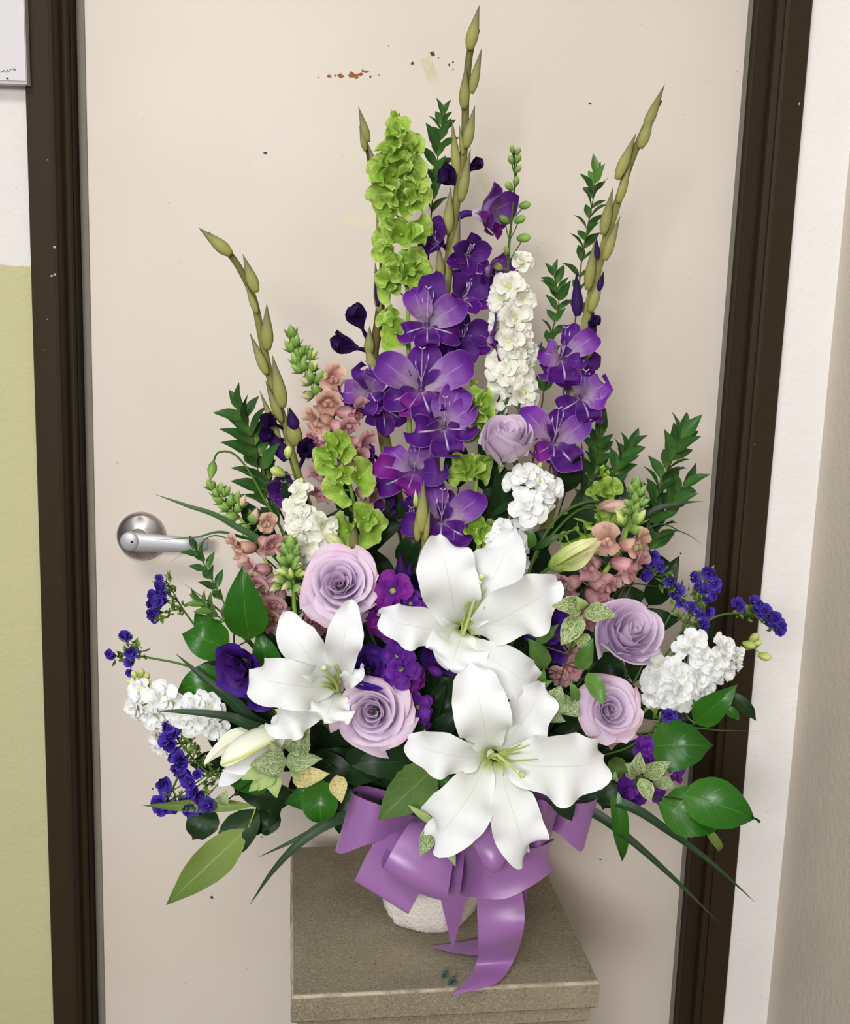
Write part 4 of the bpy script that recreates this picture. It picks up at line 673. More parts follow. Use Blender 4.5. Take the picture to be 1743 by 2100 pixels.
bells('left bells of Ireland spike, bent lime stem crossing the pink snapdragon', [(676, 895, 1.245), (690, 930, 1.245), (715, 985, 1.245), (730, 1060, 1.25), (742, 1130, 1.26)],
    [(672, 935, 24, (-.6, -.1)), (702, 916, 26, (.8, .5)), (688, 912, 22, (0, .5)), (676, 960, 24, (-.5, -.4)), (742, 978, 30, (.7, .5)), (696, 1010, 29, (-.7, -.35)), (704, 974, 22, (-.5, .4)), (760, 1085, 31, (.45, .1)), (706, 1088, 28, (-.6, .2)), (748, 1060, 24, (.3, .5))], (672, 900, 20, 5))
bells('right bells of Ireland spike, short lime cluster beside the right green snapdragon tip', [(1240, 972, 1.28), (1236, 1010, 1.28), (1224, 1060, 1.28), (1200, 1120, 1.28), (1160, 1200, 1.28)],
    [(1232, 1004, 22, (-.4, .4)), (1250, 1006, 22, (.5, .4)), (1238, 1028, 24, (0, .2)), (1218, 1062, 28, (-.2, .5)), (1242, 1058, 24, (.6, 0)), (1192, 1098, 27, (-.2, .3)), (1176, 1104, 22, (-.7, .2)), (1212, 1094, 22, (.5, .1))], (1241, 976, 26, 6))

# roses
rose('left upper lavender rose with pink tipped outer petals beside green snapdragon spike', 696, 1192, 78, (.02, .42), 1.165, [(720, 1300, 1.22), (790, 1440, 1.25)], seed=4, skirt=[(-2.1, 1.5, 1.15, .55), (-1.0, 1.55, 1.15, .5), (.75, 1.25, 1.0, .6)])
rose('lower middle lavender rose with pink edged petals, under the ruffled violet bloom', 762, 1464, 82, (-.05, .28), 1.15, [(790, 1560, 1.22)], seed=9, skirt=[(.3, 1.25, 1.05, .6), (-.9, 1.3, 1.0, .6)])
rose('pale upright rose seen from the side, above the white stock cluster', 1043, 880, 55, (.12, 1.55), 1.225, [(1052, 980, 1.265), (1040, 1150, 1.28)], 'rose_pale', 'rose', [(2, .12, .98, .02), (3, .25, 1.02, .03), (3, .4, 1.03, .05), (3, .58, 1.02, .08), (4, .74, .98, .1), (4, .86, .92, .13)], 1.55, seed=12)
rose('upper right lavender rose, half open cup right of the variegated leaves', 1303, 1285, 66, (.28, .75), 1.17, [(1280, 1400, 1.22), (1150, 1520, 1.25)], 'rose', 'rose', [(2, .1, .98, .02), (2, .2, 1.02, .03), (3, .32, 1.03, .04), (3, .46, 1.0, .06), (3, .62, .95, .09), (4, .80, .86, .12), (4, .95, .72, .15)], 1.3, seed=21)
rose('lower right lavender rose with pink flecked outer petal behind a hanging leaf', 1258, 1455, 70, (.12, .45), 1.155, [(1200, 1560, 1.21)], seed=33, skirt=[(3.2, .85, 1.25, .62), (3.9, .9, 1.2, .6), (-.6, 1.15, 1.05, .6)])

# lilies
lily('upper white lily, open star with petals spread above the lower large lily', (948, 1300), [
    (948, 1285, 1052, 1092, 112, .03, .03, -.25), (958, 1290, 1140, 1192, 128, .035, .0, .25), (940, 1290, 780, 1258, 92, .03, .01, -.2), (962, 1308, 1102, 1400, 96, .035, -.005, .1), (940, 1280, 902, 1094, 128, .035, .0, .15), (948, 1296, 922, 1372, 136, .007, -.02, 0)],
    [(962, 1204, 952, 1278), (952, 1236, 948, 1282), (1020, 1216, 962, 1276), (1024, 1246, 964, 1280), (994, 1244, 962, 1278), (996, 1204, 958, 1274)], (987, 1186, 956, 1284), [(960, 1420, 1.25)], 1.14, 1)
lily('lower largest white lily, wide star hanging over the mauve ribbon', (1004, 1545), [
    (1016, 1538, 1118, 1400, 116, .02, .03, .2), (998, 1545, 836, 1510, 96, .03, .01, -.1), (1022, 1562, 1082, 1748, 118, .035, -.02, -.15), (1004, 1536, 966, 1355, 122, .035, .0, 0), (1024, 1548, 1240, 1548, 150, .035, .0, .1), (998, 1556, 884, 1712, 132, .035, -.02, .15)],
    [(1084, 1528, 1040, 1542), (1103, 1557, 1045, 1560), (1068, 1526, 1036, 1540), (1032, 1592, 1026, 1562), (1066, 1544, 1032, 1548), (990, 1574, 1000, 1560)], (1068, 1587, 1018, 1548), [(985, 1620, 1.22)], 1.102, 2)
lily('left white lily facing right, its petals partly hidden by the ruffled violet bloom', (695, 1412), [
    (690, 1398, 584, 1256, 84, .03, .0, .1), (694, 1400, 512, 1372, 110, .035, -.005, .0), (700, 1395, 744, 1362, 44, .02, .0, 0), (672, 1430, 556, 1482, 76, .03, -.01, -.1), (698, 1394, 720, 1230, 74, .035, -.01, .1), (690, 1418, 664, 1480, 104, .007, -.02, 0)],
    [(662, 1404, 684, 1412), (658, 1398, 682, 1406), (664, 1386, 684, 1402), (684, 1364, 692, 1398), (690, 1362, 695, 1396), (660, 1408, 682, 1414)], (666, 1372, 690, 1404), [(740, 1500, 1.24)], 1.15, 3)
t = Plant('lily_bud', 'large white lily bud with green seam pointing lower left above variegated leaves', 'lily bud', [(600, 1494, 1.19), (660, 1480, 1.22), (740, 1560, 1.25)], .003, .004, M['stem'], 'lily buds')
bud(t, P(606, 1494, 1.19), P(452, 1568, 1.145), S(40, 1.17), 'lily_bud', 'bud_body', [(0, .3), (.12, .6), (.3, .86), (.5, 1), (.7, .95), (.86, .7), (.95, .36), (1, .06)], 14)
leaf_between(t, (560, 1490, 1.18), (420, 1568, 1.16), 58, 'lily_bud', .008, (-.4, -.6, .7), .3, 0, .12, 'lily', 3, .2, 0, 'petal'); leaf_between(t, (540, 1545, 1.18), (448, 1612, 1.165), 40, 'lily', .008, (-.3, -.8, .2), .2, 0, .08, 'lily', 4, 0, 0, 'petal'); leaf_between(t, (590, 1500, 1.17), (455, 1580, 1.14), 50, 'lily', .012, (.2, -1, -.4), .4, 0, .05, 'lily', 5, 0, 0, 'petal')
t = Plant('lily_bud', 'pale green and cream lily bud right of the top lily, pointing right', 'lily bud', [(1130, 1162, 1.19), (1090, 1200, 1.21), (1040, 1300, 1.25)], .0016, .003, M['stem'], 'lily buds')
bud(t, P(1128, 1164, 1.19), P(1234, 1110, 1.17), S(26, 1.18), 'bud_green', 'bud_body', [(0, .35), (.12, .75), (.35, 1), (.6, .9), (.8, .62), (.93, .3), (1, .05)], 12)
for k, q in enumerate(((1218, 1104, .008), (1212, 1126, -.004))): leaf_between(t, (1132, 1162, 1.185-q[2]), (q[0]+8, q[1], 1.165-q[2]), 26, 'bud_green', .012, (-.2, -.9, .5 if k == 0 else -.5), .35, 0, .03, 'lily', 8+k, 0, 0, 'petal')
t = Plant('alstroemeria_bud', 'dusky pink bud on two arching green stems at the right of the white stock', 'bud', [(1232, 1030, 1.25), (1200, 1030, 1.25), (1150, 1055, 1.25), (1110, 1110, 1.25), (1080, 1190, 1.25), (1050, 1320, 1.26)], .0018, .0022, M['stem'], 'hanging buds')
bud(t, P(1228, 1036, 1.25), P(1286, 1040, 1.235), S(15), 'snapcream', 'bud_body', seg=9); leaf_between(t, (1228, 1042, 1.245), (1282, 1030, 1.235), 18, 'snappink', .004, (0, -1, .4), .4, 0, .05, 'lily', 4, name='petal'); leaf_between(t, (1236, 1030, 1.247), (1218, 1014, 1.24), 10, 'darkleaf', .003)
t = Plant('alstroemeria_spray', 'second arching green stem with young leaves behind the top lily', 'foliage', [(1222, 1040, 1.26), (1180, 1050, 1.26), (1130, 1100, 1.26), (1090, 1160, 1.26), (1060, 1250, 1.27)], .0016, .002, M['stem'], 'hanging buds', seg=6)
leaf_between(t, (1088, 1125, 1.25), (1080, 1072, 1.245), 28, 'myrtle_light', .006); leaf_between(t, (1092, 1128, 1.25), (1170, 1092, 1.24), 18, 'blade', .01)
t = Plant('alstroemeria_bud', 'nodding olive green bud on a long hooked stem at far left', 'bud', [(437, 948, 1.26), (448, 928, 1.26), (478, 930, 1.26), (510, 965, 1.265), (540, 1020, 1.27), (580, 1090, 1.28), (660, 1250, 1.29)], .0011, .0018, M['stem'], 'hanging buds')
bud(t, P(438, 946, 1.26), P(431, 984, 1.255), S(10), 'snapgreen', 'bud_body', [(0, .3), (.2, .85), (.45, 1), (.7, .7), (1, .15)], 8)
for k in (-5, 4): t.part('filament', mk('filament', *tube([P(431, 980, 1.255), P(431+k, 992, 1.255), P(430+k*2, 1002, 1.255)], .0004, .0003, 4, 6), M['stem']))
t = Plant('lily_bud', 'two small yellow brown buds just above the left upper lavender rose', 'bud', [(695, 1125, 1.22), (715, 1160, 1.23), (760, 1300, 1.25)], .001, .002, M['stem'], 'lily buds')
bud(t, P(710, 1130, 1.22), P(668, 1096, 1.21), S(13), 'bud_green', 'bud_body', seg=9); bud(t, P(724, 1132, 1.222), P(726, 1086, 1.212), S(10), 'sheath', 'bud_body', seg=9)

# snapdragons
snap('pink snapdragon spike at left centre, green bud tip leaning left above pink blooms', [(602, 672, 1.295), (622, 735, 1.295), (645, 790, 1.29), (668, 850, 1.29), (690, 920, 1.285), (708, 1000, 1.285), (760, 1200, 1.29)],
    [(598, 682, 30, -.2, -1), (606, 700, 30, .3, -1), (594, 712, 28, -.6, -.8), (614, 724, 30, .5, -.8), (606, 738, 30, -.3, -.8), (626, 716, 26, .8, -.6), (622, 748, 30, .1, -.8), (610, 756, 28, -.8, -.5), (640, 728, 28, .9, -.8, 'limebud'), (642, 752, 28, .7, -.8, 'limebud'), (636, 772, 28, -.1, -.8), (628, 782, 26, -.8, -.4, 'snapcream'), (652, 776, 28, .4, -.7), (650, 800, 28, -.2, -.5), (632, 812, 26, -.9, .1, 'snapcream'), (665, 770, 24, .8, -.6, 'limebud')],
    [(680, 778, 46, (.5, .6), 'snappeach'), (672, 824, 48, (.1, -.1), 'snappeach'), (655, 866, 48, (-.6, .1), 'snappeach'), (722, 848, 50, (1, .2), 'snappink'), (700, 880, 48, (.6, -.1), 'snappink'), (652, 902, 40, (-.7, -.2), 'snappink'), (736, 912, 50, (.9, .1), 'snappink'), (722, 936, 44, (.6, -.3), 'snappink'), (660, 940, 46, (-.6, 0), 'snappink'), (664, 976, 46, (-.5, -.3), 'snappink'), (660, 1008, 42, (-.3, -.4), 'snappink'), (756, 1018, 44, (.8, -.2), 'snappink'), (706, 960, 40, (.2, -.2), 'snappink')])
snap('far left snapdragon spike, knobbly green tip arching left over dusky pink blooms', [(432, 996, 1.26), (460, 1030, 1.26), (495, 1066, 1.255), (520, 1100, 1.25), (545, 1150, 1.245), (570, 1210, 1.245), (610, 1320, 1.26), (700, 1450, 1.27)],
    [(432, 996, 26, -.6, -1), (442, 1010, 26, -.4, -.9), (452, 1002, 24, .4, -1), (448, 1026, 26, -.8, -.5), (464, 1008, 26, .6, -.8), (460, 1040, 26, -.7, -.2), (472, 1028, 26, .2, -.8), (486, 1020, 26, .4, -1), (487, 1042, 24, .2, -.6), (474, 1060, 30, -.9, -.1), (496, 1030, 30, .5, -1, 'snapcream'), (522, 1060, 34, .3, -1, 'snapcream'), (500, 1084, 28, -.9, .2, 'snapcream')],
    [(494, 1124, 46, (-.9, .3), 'snappeach'), (545, 1074, 32, (.4, .5), 'snappeach'), (550, 1116, 42, (.6, 0), 'snappink'), (524, 1172, 50, (-.6, .3), 'snappink'), (546, 1204, 50, (-.4, -.1), 'snappink'), (568, 1236, 50, (-.1, -.2), 'snappink'), (562, 1262, 50, (-.2, -.3), 'snappeach'), (574, 1288, 44, (-.1, -.5), 'snappink'), (580, 1120, 34, (.6, .3), 'snappeach'), (640, 1268, 46, (.3, -.2), 'snappink'), (670, 1280, 40, (.3, -.4), 'snappink')])
snap('green unopened snapdragon spike standing left of the left upper rose', [(596, 1106, 1.20), (600, 1160, 1.20), (602, 1210, 1.205), (616, 1290, 1.22), (700, 1420, 1.25)],
    [(596, 1114, 34, 0, -1), (586, 1128, 30, -.4, -1), (606, 1130, 30, .4, -1), (594, 1142, 30, -.1, -1), (580, 1150, 28, -.8, -.6), (606, 1152, 28, .5, -.8), (582, 1172, 28, -.9, -.3, 'limebud'), (608, 1160, 24, .9, -.4, 'limebud'), (596, 1178, 26, 0, -.6, 'limebud'), (616, 1176, 26, .9, -.1, 'limebud'), (574, 1188, 28, -1, 0, 'snapcream'), (588, 1200, 26, -.5, .4, 'snapcream'), (612, 1208, 28, .8, .3, 'snapcream'), (566, 1204, 26, -.9, .5, 'snapcream')], [], (.0022, .0034))
snap('right snapdragon spike, thick lime stem with green tip and pink blooms above upper right rose', [(1303, 988, 1.24), (1298, 1030, 1.24), (1288, 1070, 1.24), (1276, 1120, 1.235), (1250, 1160, 1.235), (1224, 1200, 1.235), (1190, 1280, 1.24), (1130, 1420, 1.26)],
    [(1306, 992, 28, .1, -1), (1296, 1004, 26, -.5, -.9), (1314, 1008, 28, .6, -.8), (1302, 1020, 28, 0, -.8), (1290, 1032, 26, -.7, -.5), (1318, 1030, 26, .8, -.4), (1304, 1042, 26, .2, -.6), (1286, 1048, 26, -.7, -.4), (1274, 1066, 34, -.5, -.9, 'limebud'), (1310, 1062, 36, .7, -.9, 'limebud'), (1272, 1054, 24, -.9, -.6, 'limebud'), (1306, 1086, 30, .9, -.2, 'limebud')],
    [(1246, 1112, 48, (-.4, .9), 'snappeach'), (1302, 1118, 48, (.8, .5), 'snappeach'), (1292, 1162, 54, (.9, .1), 'snappink'), (1208, 1160, 50, (-.5, .2), 'snappink'), (1166, 1200, 48, (-.7, -.1), 'snappink'), (1236, 1204, 50, (.5, -.1), 'snappink'), (1224, 1236, 48, (.4, -.4), 'snappink'), (1254, 1190, 40, (.9, 0), 'snappink'), (1202, 1272, 46, (0, -.4), 'snappink'), (1198, 1132, 36, (-.5, .4), 'snappeach')], (.0022, .0046))
snap('low pink snapdragon bloom half hidden under variegated leaves right of lilies', [(1168, 1350, 1.23), (1150, 1420, 1.24), (1100, 1520, 1.26)], [], [(1172, 1368, 44, (.2, .4), 'snappink'), (1152, 1384, 40, (-.4, .1), 'snappink'), (1188, 1338, 34, (.4, .5), 'snappink')])

# larkspur and stock
stock('larkspur', 'tall white larkspur spike, green bud tip above a column of white florets', 'larkspur', [(1054, 308, 1.325), (1056, 370, 1.325), (1050, 440, 1.325), (1042, 540, 1.32), (1048, 640, 1.315), (1056, 740, 1.31), (1066, 820, 1.305), (1050, 1000, 1.3), (1000, 1250, 1.3)],
    [(1072, 536, 26, (.3, .5), .01), (1044, 588, 34, (-.2, .1), .016), (1026, 612, 34, (-.6, 0), .014), (1068, 612, 32, (.5, .1), .014), (1030, 640, 32, (-.4, -.1), .014), (1056, 654, 36, (.3, .1), .018), (1024, 664, 30, (-.7, -.2), .01), (1066, 676, 30, (.6, .1), .012), (1044, 700, 34, (-.2, .1), .018), (1072, 710, 34, (.6, 0), .014), (1080, 728, 30, (.8, 0), .008), (1026, 752, 34, (-.4, .1), .016), (1046, 762, 34, (.1, .2), .018), (1066, 778, 34, (.3, 0), .016), (1056, 738, 32, (.2, .1), .016), (1074, 806, 36, (.4, .1), .02), (1028, 790, 30, (-.4, -.1), .008), (1022, 820, 30, (-.5, 0), .008), (1048, 730, 30, (-.3, .2), .01)],
    [(1050, 306, 17, -.2, -1), (1062, 310, 17, .4, -1), (1048, 328, 20, -.5, -1), (1062, 326, 20, .5, -1), (1062, 347, 19, .7, -.8), (1058, 372, 22, .2, -1), (1044, 382, 23, -.6, -.8), (1076, 421, 26, 1, -.2), (1034, 450, 26, -.8, -.5), (1066, 450, 26, .8, -.4), (1074, 488, 30, 1, -.1), (1039, 514, 20, -.2, -.8), (1020, 546, 28, -.8, -.5, 'bud_green')], 'cream', 'stem', 'white larkspur spikes', (.0012, .0028), 2, budmat='snapgreen')
stock('larkspur', 'left white larkspur, small pale florets climbing beside the left lavender rose', 'larkspur', [(590, 925, 1.25), (610, 990, 1.25), (622, 1040, 1.25), (634, 1100, 1.245), (650, 1160, 1.245), (720, 1320, 1.26)],
    [(616, 1008, 26, (0, .6), .012), (610, 1040, 30, (-.4, .2), .012), (614, 1072, 30, (-.4, 0), .014), (662, 1080, 32, (.6, .2), .016), (616, 1096, 28, (-.4, -.1), .014), (634, 1122, 32, (-.1, 0), .016), (628, 1148, 28, (-.3, -.2), .014), (654, 1142, 26, (.3, 0), .012), (628, 1060, 26, (.2, .2), .014), (642, 1098, 26, (.2, .1), .012)],
    [(591, 928, 28, .1, -1), (570, 968, 34, -.8, -.4), (618, 990, 22, 0, -1)], 'cream', 'stem', 'white larkspur spikes', (.0008, .0018), 2)
stock('white_stock', 'white stock cluster standing below the pale upright rose', 'stock', [(1100, 965, 1.25), (1095, 1010, 1.25), (1085, 1070, 1.25), (1070, 1140, 1.255), (1020, 1300, 1.27)],
    [(1078, 974, 36, (-.2, .6), .02), (1106, 988, 34, (.3, .5), .02), (1132, 1004, 38, (.7, .3), .018), (1080, 1040, 50, (-.05, .35), .028), (1120, 1022, 34, (.6, .1), .012), (1050, 990, 30, (-.6, .4), .012), (1032, 1090, 36, (-.3, .4), .02), (1052, 1112, 38, (.1, .3), .022), (1020, 1116, 34, (-.5, .2), .016), (1060, 1138, 34, (.3, .1), .016), (1074, 1066, 34, (.1, -.1), .012), (1064, 1160, 32, (.3, 0), .012)], [(1106, 956, 18, .4, -1), (1116, 1012, 22, .6, .2, 'limebud')], 'white', 'stem_lime', 'white stock stems', (.0014, .003), 3)
stock('white_stock', 'far left white stock, lying sideways with lime buds at its tip', 'stock', [(270, 1385, 1.21), (310, 1425, 1.21), (370, 1455, 1.205), (430, 1480, 1.205), (520, 1520, 1.22), (680, 1590, 1.25)],
    [(285, 1414, 32, (-.5, .4), .014), (330, 1430, 42, (.1, .5), .022), (280, 1452, 36, (-.6, -.1), .016), (320, 1468, 38, (-.1, -.2), .016), (402, 1444, 36, (.1, .5), .02), (434, 1450, 34, (.4, .5), .018), (390, 1480, 38, (0, 0), .02), (444, 1496, 34, (.2, -.1), .02), (354, 1440, 34, (.2, .3), .016), (372, 1466, 34, (.1, .2), .018), (322, 1512, 34, (-.5, -.4), .012), (334, 1530, 34, (-.4, -.6), .012), (415, 1470, 34, (.3, .2), .02), (350, 1492, 30, (-.1, -.5), .012)],
    [(276, 1384, 20, -.5, -1), (290, 1380, 22, .1, -1), (300, 1388, 22, .5, -.8), (284, 1396, 20, -.4, -.5), (268, 1398, 18, -.9, -.4), (304, 1400, 18, .8, -.2)], 'white', 'stem_lime', 'white stock stems', (.0012, .0028), 3)
stock('white_stock', 'right white stock crossing the brown frame with a lime bud tip', 'stock', [(1555, 1325, 1.22), (1520, 1335, 1.22), (1470, 1355, 1.22), (1400, 1400, 1.215), (1340, 1440, 1.215), (1240, 1520, 1.23)],
    [(1424, 1318, 40, (.1, .5), .02), (1484, 1330, 38, (.5, .5), .02), (1508, 1348, 34, (.8, .2), .016), (1466, 1362, 40, (.2, .2), .022), (1486, 1378, 34, (.5, -.2), .018), (1350, 1364, 34, (-.4, .6), .016), (1386, 1378, 40, (0, .4), .022), (1396, 1414, 44, (.1, .1), .024), (1342, 1394, 36, (-.5, .2), .016), (1336, 1430, 36, (-.5, -.2), .016), (1444, 1412, 36, (.4, -.2), .018), (1370, 1432, 36, (-.1, -.2), .02), (1434, 1390, 36, (.2, .1), .02), (1404, 1330, 32, (-.2, .5), .016), (1440, 1346, 36, (.1, .3), .022), (1400, 1440, 34, (.1, -.5), .016)],
    [(1546, 1308, 26, .6, -.6), (1536, 1322, 28, .6, .1), (1552, 1318, 22, .9, -.2), (1568, 1346, 28, 1, .1, 'limebud'), (1474, 1304, 20, .2, -1, 'white')], 'white', 'stem_lime', 'white stock stems', (.0012, .003), 3)
stock('purple_stock', 'purple stock with hooked bare tip between the two left lilies', 'stock', [(838, 1290, 1.2), (842, 1330, 1.2), (850, 1380, 1.205), (866, 1460, 1.22), (880, 1560, 1.25)],
    [(806, 1212, 46, (-.4, .4), .012, 'stockm'), (776, 1262, 42, (-.6, 0), .016, 'stockm'), (792, 1278, 40, (-.3, -.4), .018, 'stockm'), (822, 1372, 42, (-.2, .2), .024), (838, 1392, 36, (.4, -.1), .022, 'stockm'), (808, 1300, 30, (-.4, .2), .014), (856, 1450, 36, (.2, .2), .02), (852, 1482, 34, (.1, -.2), .02), (815, 1345, 32, (-.3, .3), .016), (842, 1238, 32, (.1, .3), .008)],
    [(812, 1318, 24, -.6, .4, 'stockp'), (892, 1376, 34, .9, .3, 'stockp'), (832, 1290, 14, -.8, -.5, 'calyx'), (846, 1288, 14, .6, -.8, 'calyx'), (838, 1282, 14, 0, -1, 'calyx'), (852, 1300, 12, .9, 0, 'calyx')], 'stockp', 'stem_dk', 'purple stock stems', (.0012, .0022), 2)
stock('purple_stock', 'lower right purple stock under the variegated leaves, short ruffled cluster', 'stock', [(1330, 1520, 1.2), (1320, 1570, 1.2), (1300, 1600, 1.205), (1240, 1610, 1.22)],
    [(1328, 1536, 32, (.1, .5), .016), (1334, 1562, 34, (.3, .2), .018), (1276, 1626, 40, (-.2, -.1), .022), (1300, 1634, 34, (.2, -.3), .02), (1344, 1604, 28, (.3, .1), .014), (1346, 1624, 26, (.3, -.3), .014), (1386, 1576, 26, (.7, .1), .012), (1258, 1616, 34, (-.5, 0), .014), (1320, 1610, 28, (.1, .1), .012)], [(1392, 1596, 22, .3, .9, 'stockm')], 'stockp', 'stem', 'purple stock stems', (.001, .002), 3)

# lisianthus
def lisianthus(label, cx, cy, R, ax, d, path, rings, mat='lisi', center='lisidk', group='violet lisianthus'):
    a = AX(*ax); rr = S(R, d); c = P(cx, cy, d)-a*rr*.5; t = Plant('lisianthus', label, 'lisianthus', [c-a*.004]+list(path), .0012, .002, M['stem'], group)
    t.part('calyx', mk('calyx', *lathe(c-a*rr*.15, c+a*rr*.2, [(0, rr*.06), (.6, rr*.2), (1, rr*.24)], 8), M['stem']))
    for n, th, L, asp, b1 in rings: petals(t, None, c, a, M[mat if th > .45 else center], n, th, rr*L, asp, 'wide', -.25, b1, .25, .13, RNG.random()*6, rr*.06, .25, 2.3, 9, 10, var=5)
    return t
lisianthus('dark violet lisianthus at left, drooping half open petals left of the left lily', 492, 1366, 62, (-.35, -.1), 1.185, [(540, 1400, 1.22), (640, 1480, 1.25)], [(5, .75, 1.15, .55, .7), (4, .45, 1.1, .55, .5), (3, .2, 1.0, .5, .3)])
lisianthus('blue violet ruffled lisianthus touching the left lily, above the lower middle rose', 754, 1366, 54, (.0, .95), 1.185, [(780, 1480, 1.235)], [(6, 1.15, 1.05, .55, .7), (5, .8, .95, .55, .7), (5, .45, .8, .5, .5), (3, .2, .6, .5, .3)])
lisianthus('dark violet lisianthus tucked behind the right petals of the top lily', 1108, 1262, 62, (.2, .05), 1.185, [(1090, 1340, 1.22), (1040, 1460, 1.25)], [(5, .7, 1.15, .55, .6), (4, .4, 1.05, .55, .4), (4, .2, .95, .5, .2)])
t = lisianthus('small violet lisianthus bloom hanging under the right dark lisianthus', 1136, 1336, 30, (.2, -.4), 1.185, [(1110, 1380, 1.22)], [(4, .6, 1.2, .6, .5), (3, .3, 1.1, .5, .3)])
lisianthus('second dark lisianthus low between the bottom roses and lower lily stems', 905, 1340, 50, (.1, .1), 1.235, [(900, 1440, 1.25)], [(5, .8, 1.15, .55, .6), (4, .4, 1, .5, .4)], 'lisidk')
t = lisianthus('drooping violet lisianthus petals under the left dark lisianthus', 535, 1432, 34, (-.1, -.6), 1.19, [(580, 1440, 1.22)], [(3, .5, 1.25, .5, .4), (2, .2, 1.1, .5, .3)])

# statice
statice('left upper purple statice head below the door lever', [(360, 1225, 1.235), (384, 1262, 1.235), (430, 1320, 1.235), (520, 1420, 1.24), (680, 1540, 1.26)], [(326, 1186, 13), (327, 1206), (312, 1222), (323, 1232), (329, 1218), (309, 1240), (312, 1260), (318, 1248), (330, 1238), (316, 1268, 16)], [(343, 1194), (350, 1206), (346, 1232), (334, 1256), (352, 1250), (345, 1218), (366, 1250)])
statice('far left statice, thin branch with few small purple tips', [(240, 1346, 1.22), (270, 1344, 1.22), (312, 1350, 1.22), (390, 1368, 1.22), (500, 1420, 1.23), (680, 1540, 1.26)], [(254, 1304, 18), (262, 1306, 16), (228, 1343, 17), (268, 1338), (268, 1357), (266, 1380, 12), (222, 1341, 13)], [(260, 1318), (243, 1347), (277, 1328), (272, 1350), (290, 1345)])
statice('left lower purple statice, longest curving row of violet heads by the lily bud', [(360, 1510, 1.195), (400, 1560, 1.195), (440, 1590, 1.2), (520, 1600, 1.21), (650, 1620, 1.24)], [(344, 1490), (350, 1498), (342, 1518), (350, 1528), (358, 1548), (366, 1556), (372, 1566), (374, 1586), (382, 1596), (390, 1606), (404, 1588, 16), (338, 1612), (334, 1606), (326, 1646), (342, 1652), (362, 1654), (376, 1648), (398, 1624), (408, 1632), (414, 1650), (400, 1656), (428, 1652), (392, 1638), (352, 1508), (366, 1574), (330, 1656), (386, 1658)], [(372, 1500), (382, 1520), (396, 1540), (408, 1560), (352, 1622), (366, 1632), (388, 1626), (424, 1612), (420, 1638), (440, 1580), (430, 1600), (378, 1510), (404, 1528)], size=24)
statice('purple statice spray left of the brown frame above the upper right rose', [(1400, 1190, 1.25), (1390, 1230, 1.25), (1370, 1270, 1.245), (1330, 1340, 1.245), (1250, 1450, 1.25)], [(1340, 1142), (1332, 1150), (1354, 1162), (1322, 1184), (1374, 1192), (1390, 1212), (1398, 1236, 16), (1384, 1222), (1346, 1146), (1328, 1178)], [(1346, 1166), (1336, 1176), (1360, 1200), (1378, 1206), (1388, 1224), (1366, 1176)])
statice('purple statice spray overlapping the right brown frame in several small heads', [(1440, 1200, 1.24), (1430, 1240, 1.24), (1400, 1290, 1.24), (1340, 1380, 1.24), (1260, 1470, 1.25)], [(1450, 1172), (1458, 1178), (1466, 1196), (1464, 1206), (1422, 1186), (1432, 1204), (1444, 1210), (1448, 1226), (1460, 1226), (1424, 1248), (1452, 1256), (1440, 1268), (1442, 1278), (1438, 1296), (1416, 1246), (1440, 1300)], [(1440, 1184), (1420, 1212), (1430, 1226), (1420, 1262), (1412, 1284), (1424, 1290), (1436, 1240), (1404, 1270)])
statice('far right purple statice tip reaching past the frame onto the white wall', [(1560, 1264, 1.23), (1520, 1258, 1.23), (1470, 1264, 1.23), (1420, 1300, 1.235), (1330, 1400, 1.24), (1250, 1490, 1.25)], [(1512, 1238), (1516, 1244), (1546, 1234), (1558, 1240, 16), (1560, 1256), (1568, 1252), (1580, 1262), (1590, 1268), (1596, 1278), (1600, 1288), (1598, 1298, 14), (1574, 1272), (1586, 1280), (1552, 1246)], [(1534, 1250), (1544, 1258), (1566, 1274), (1580, 1288), (1528, 1260)])
statice('small purple statice head right of the lower right rose', [(1372, 1490, 1.19), (1350, 1500, 1.19), (1310, 1520, 1.2), (1230, 1550, 1.22)], [(1364, 1462), (1370, 1470), (1378, 1478), (1384, 1486), (1390, 1496), (1394, 1506), (1388, 1502), (1376, 1466), (1396, 1496), (1382, 1496)], [(1350, 1472), (1360, 1488), (1366, 1500), (1376, 1508), (1346, 1490)])

# myrtle sprigs
sprig('myrtle sprig at upper left, dark leaves beside the leftmost gladiolus', [(497, 845, 1.285), (512, 880, 1.285), (528, 930, 1.285), (550, 990, 1.29), (580, 1060, 1.295), (680, 1250, 1.3)], 9, 81, lo=.8, asp=.2, span=.75)
sprig('central upright myrtle sprig between bells of Ireland and tallest gladiolus', [(908, 240, 1.355), (902, 290, 1.355), (894, 350, 1.355), (886, 420, 1.35), (880, 500, 1.345), (875, 620, 1.34), (872, 800, 1.33), (880, 1200, 1.3)], 11, 61, lo=.75, asp=.2, span=.5)
sprig('tall right myrtle sprig with reddish stem left of the right gladiolus', [(1220, 358, 1.33), (1216, 410, 1.33), (1204, 470, 1.33), (1192, 540, 1.33), (1182, 640, 1.325), (1160, 780, 1.32), (1130, 950, 1.31), (1080, 1200, 1.3)], 13, 50, lo=.8, asp=.2, span=.62, tipmat='myrtle_light')
sprig('thin myrtle sprig left of the tall right one, reaching over the white larkspur', [(1136, 566, 1.335), (1146, 620, 1.335), (1130, 690, 1.33), (1118, 780, 1.325), (1100, 900, 1.315), (1060, 1100, 1.3)], 11, 50, lo=.8, asp=.2, span=.7)
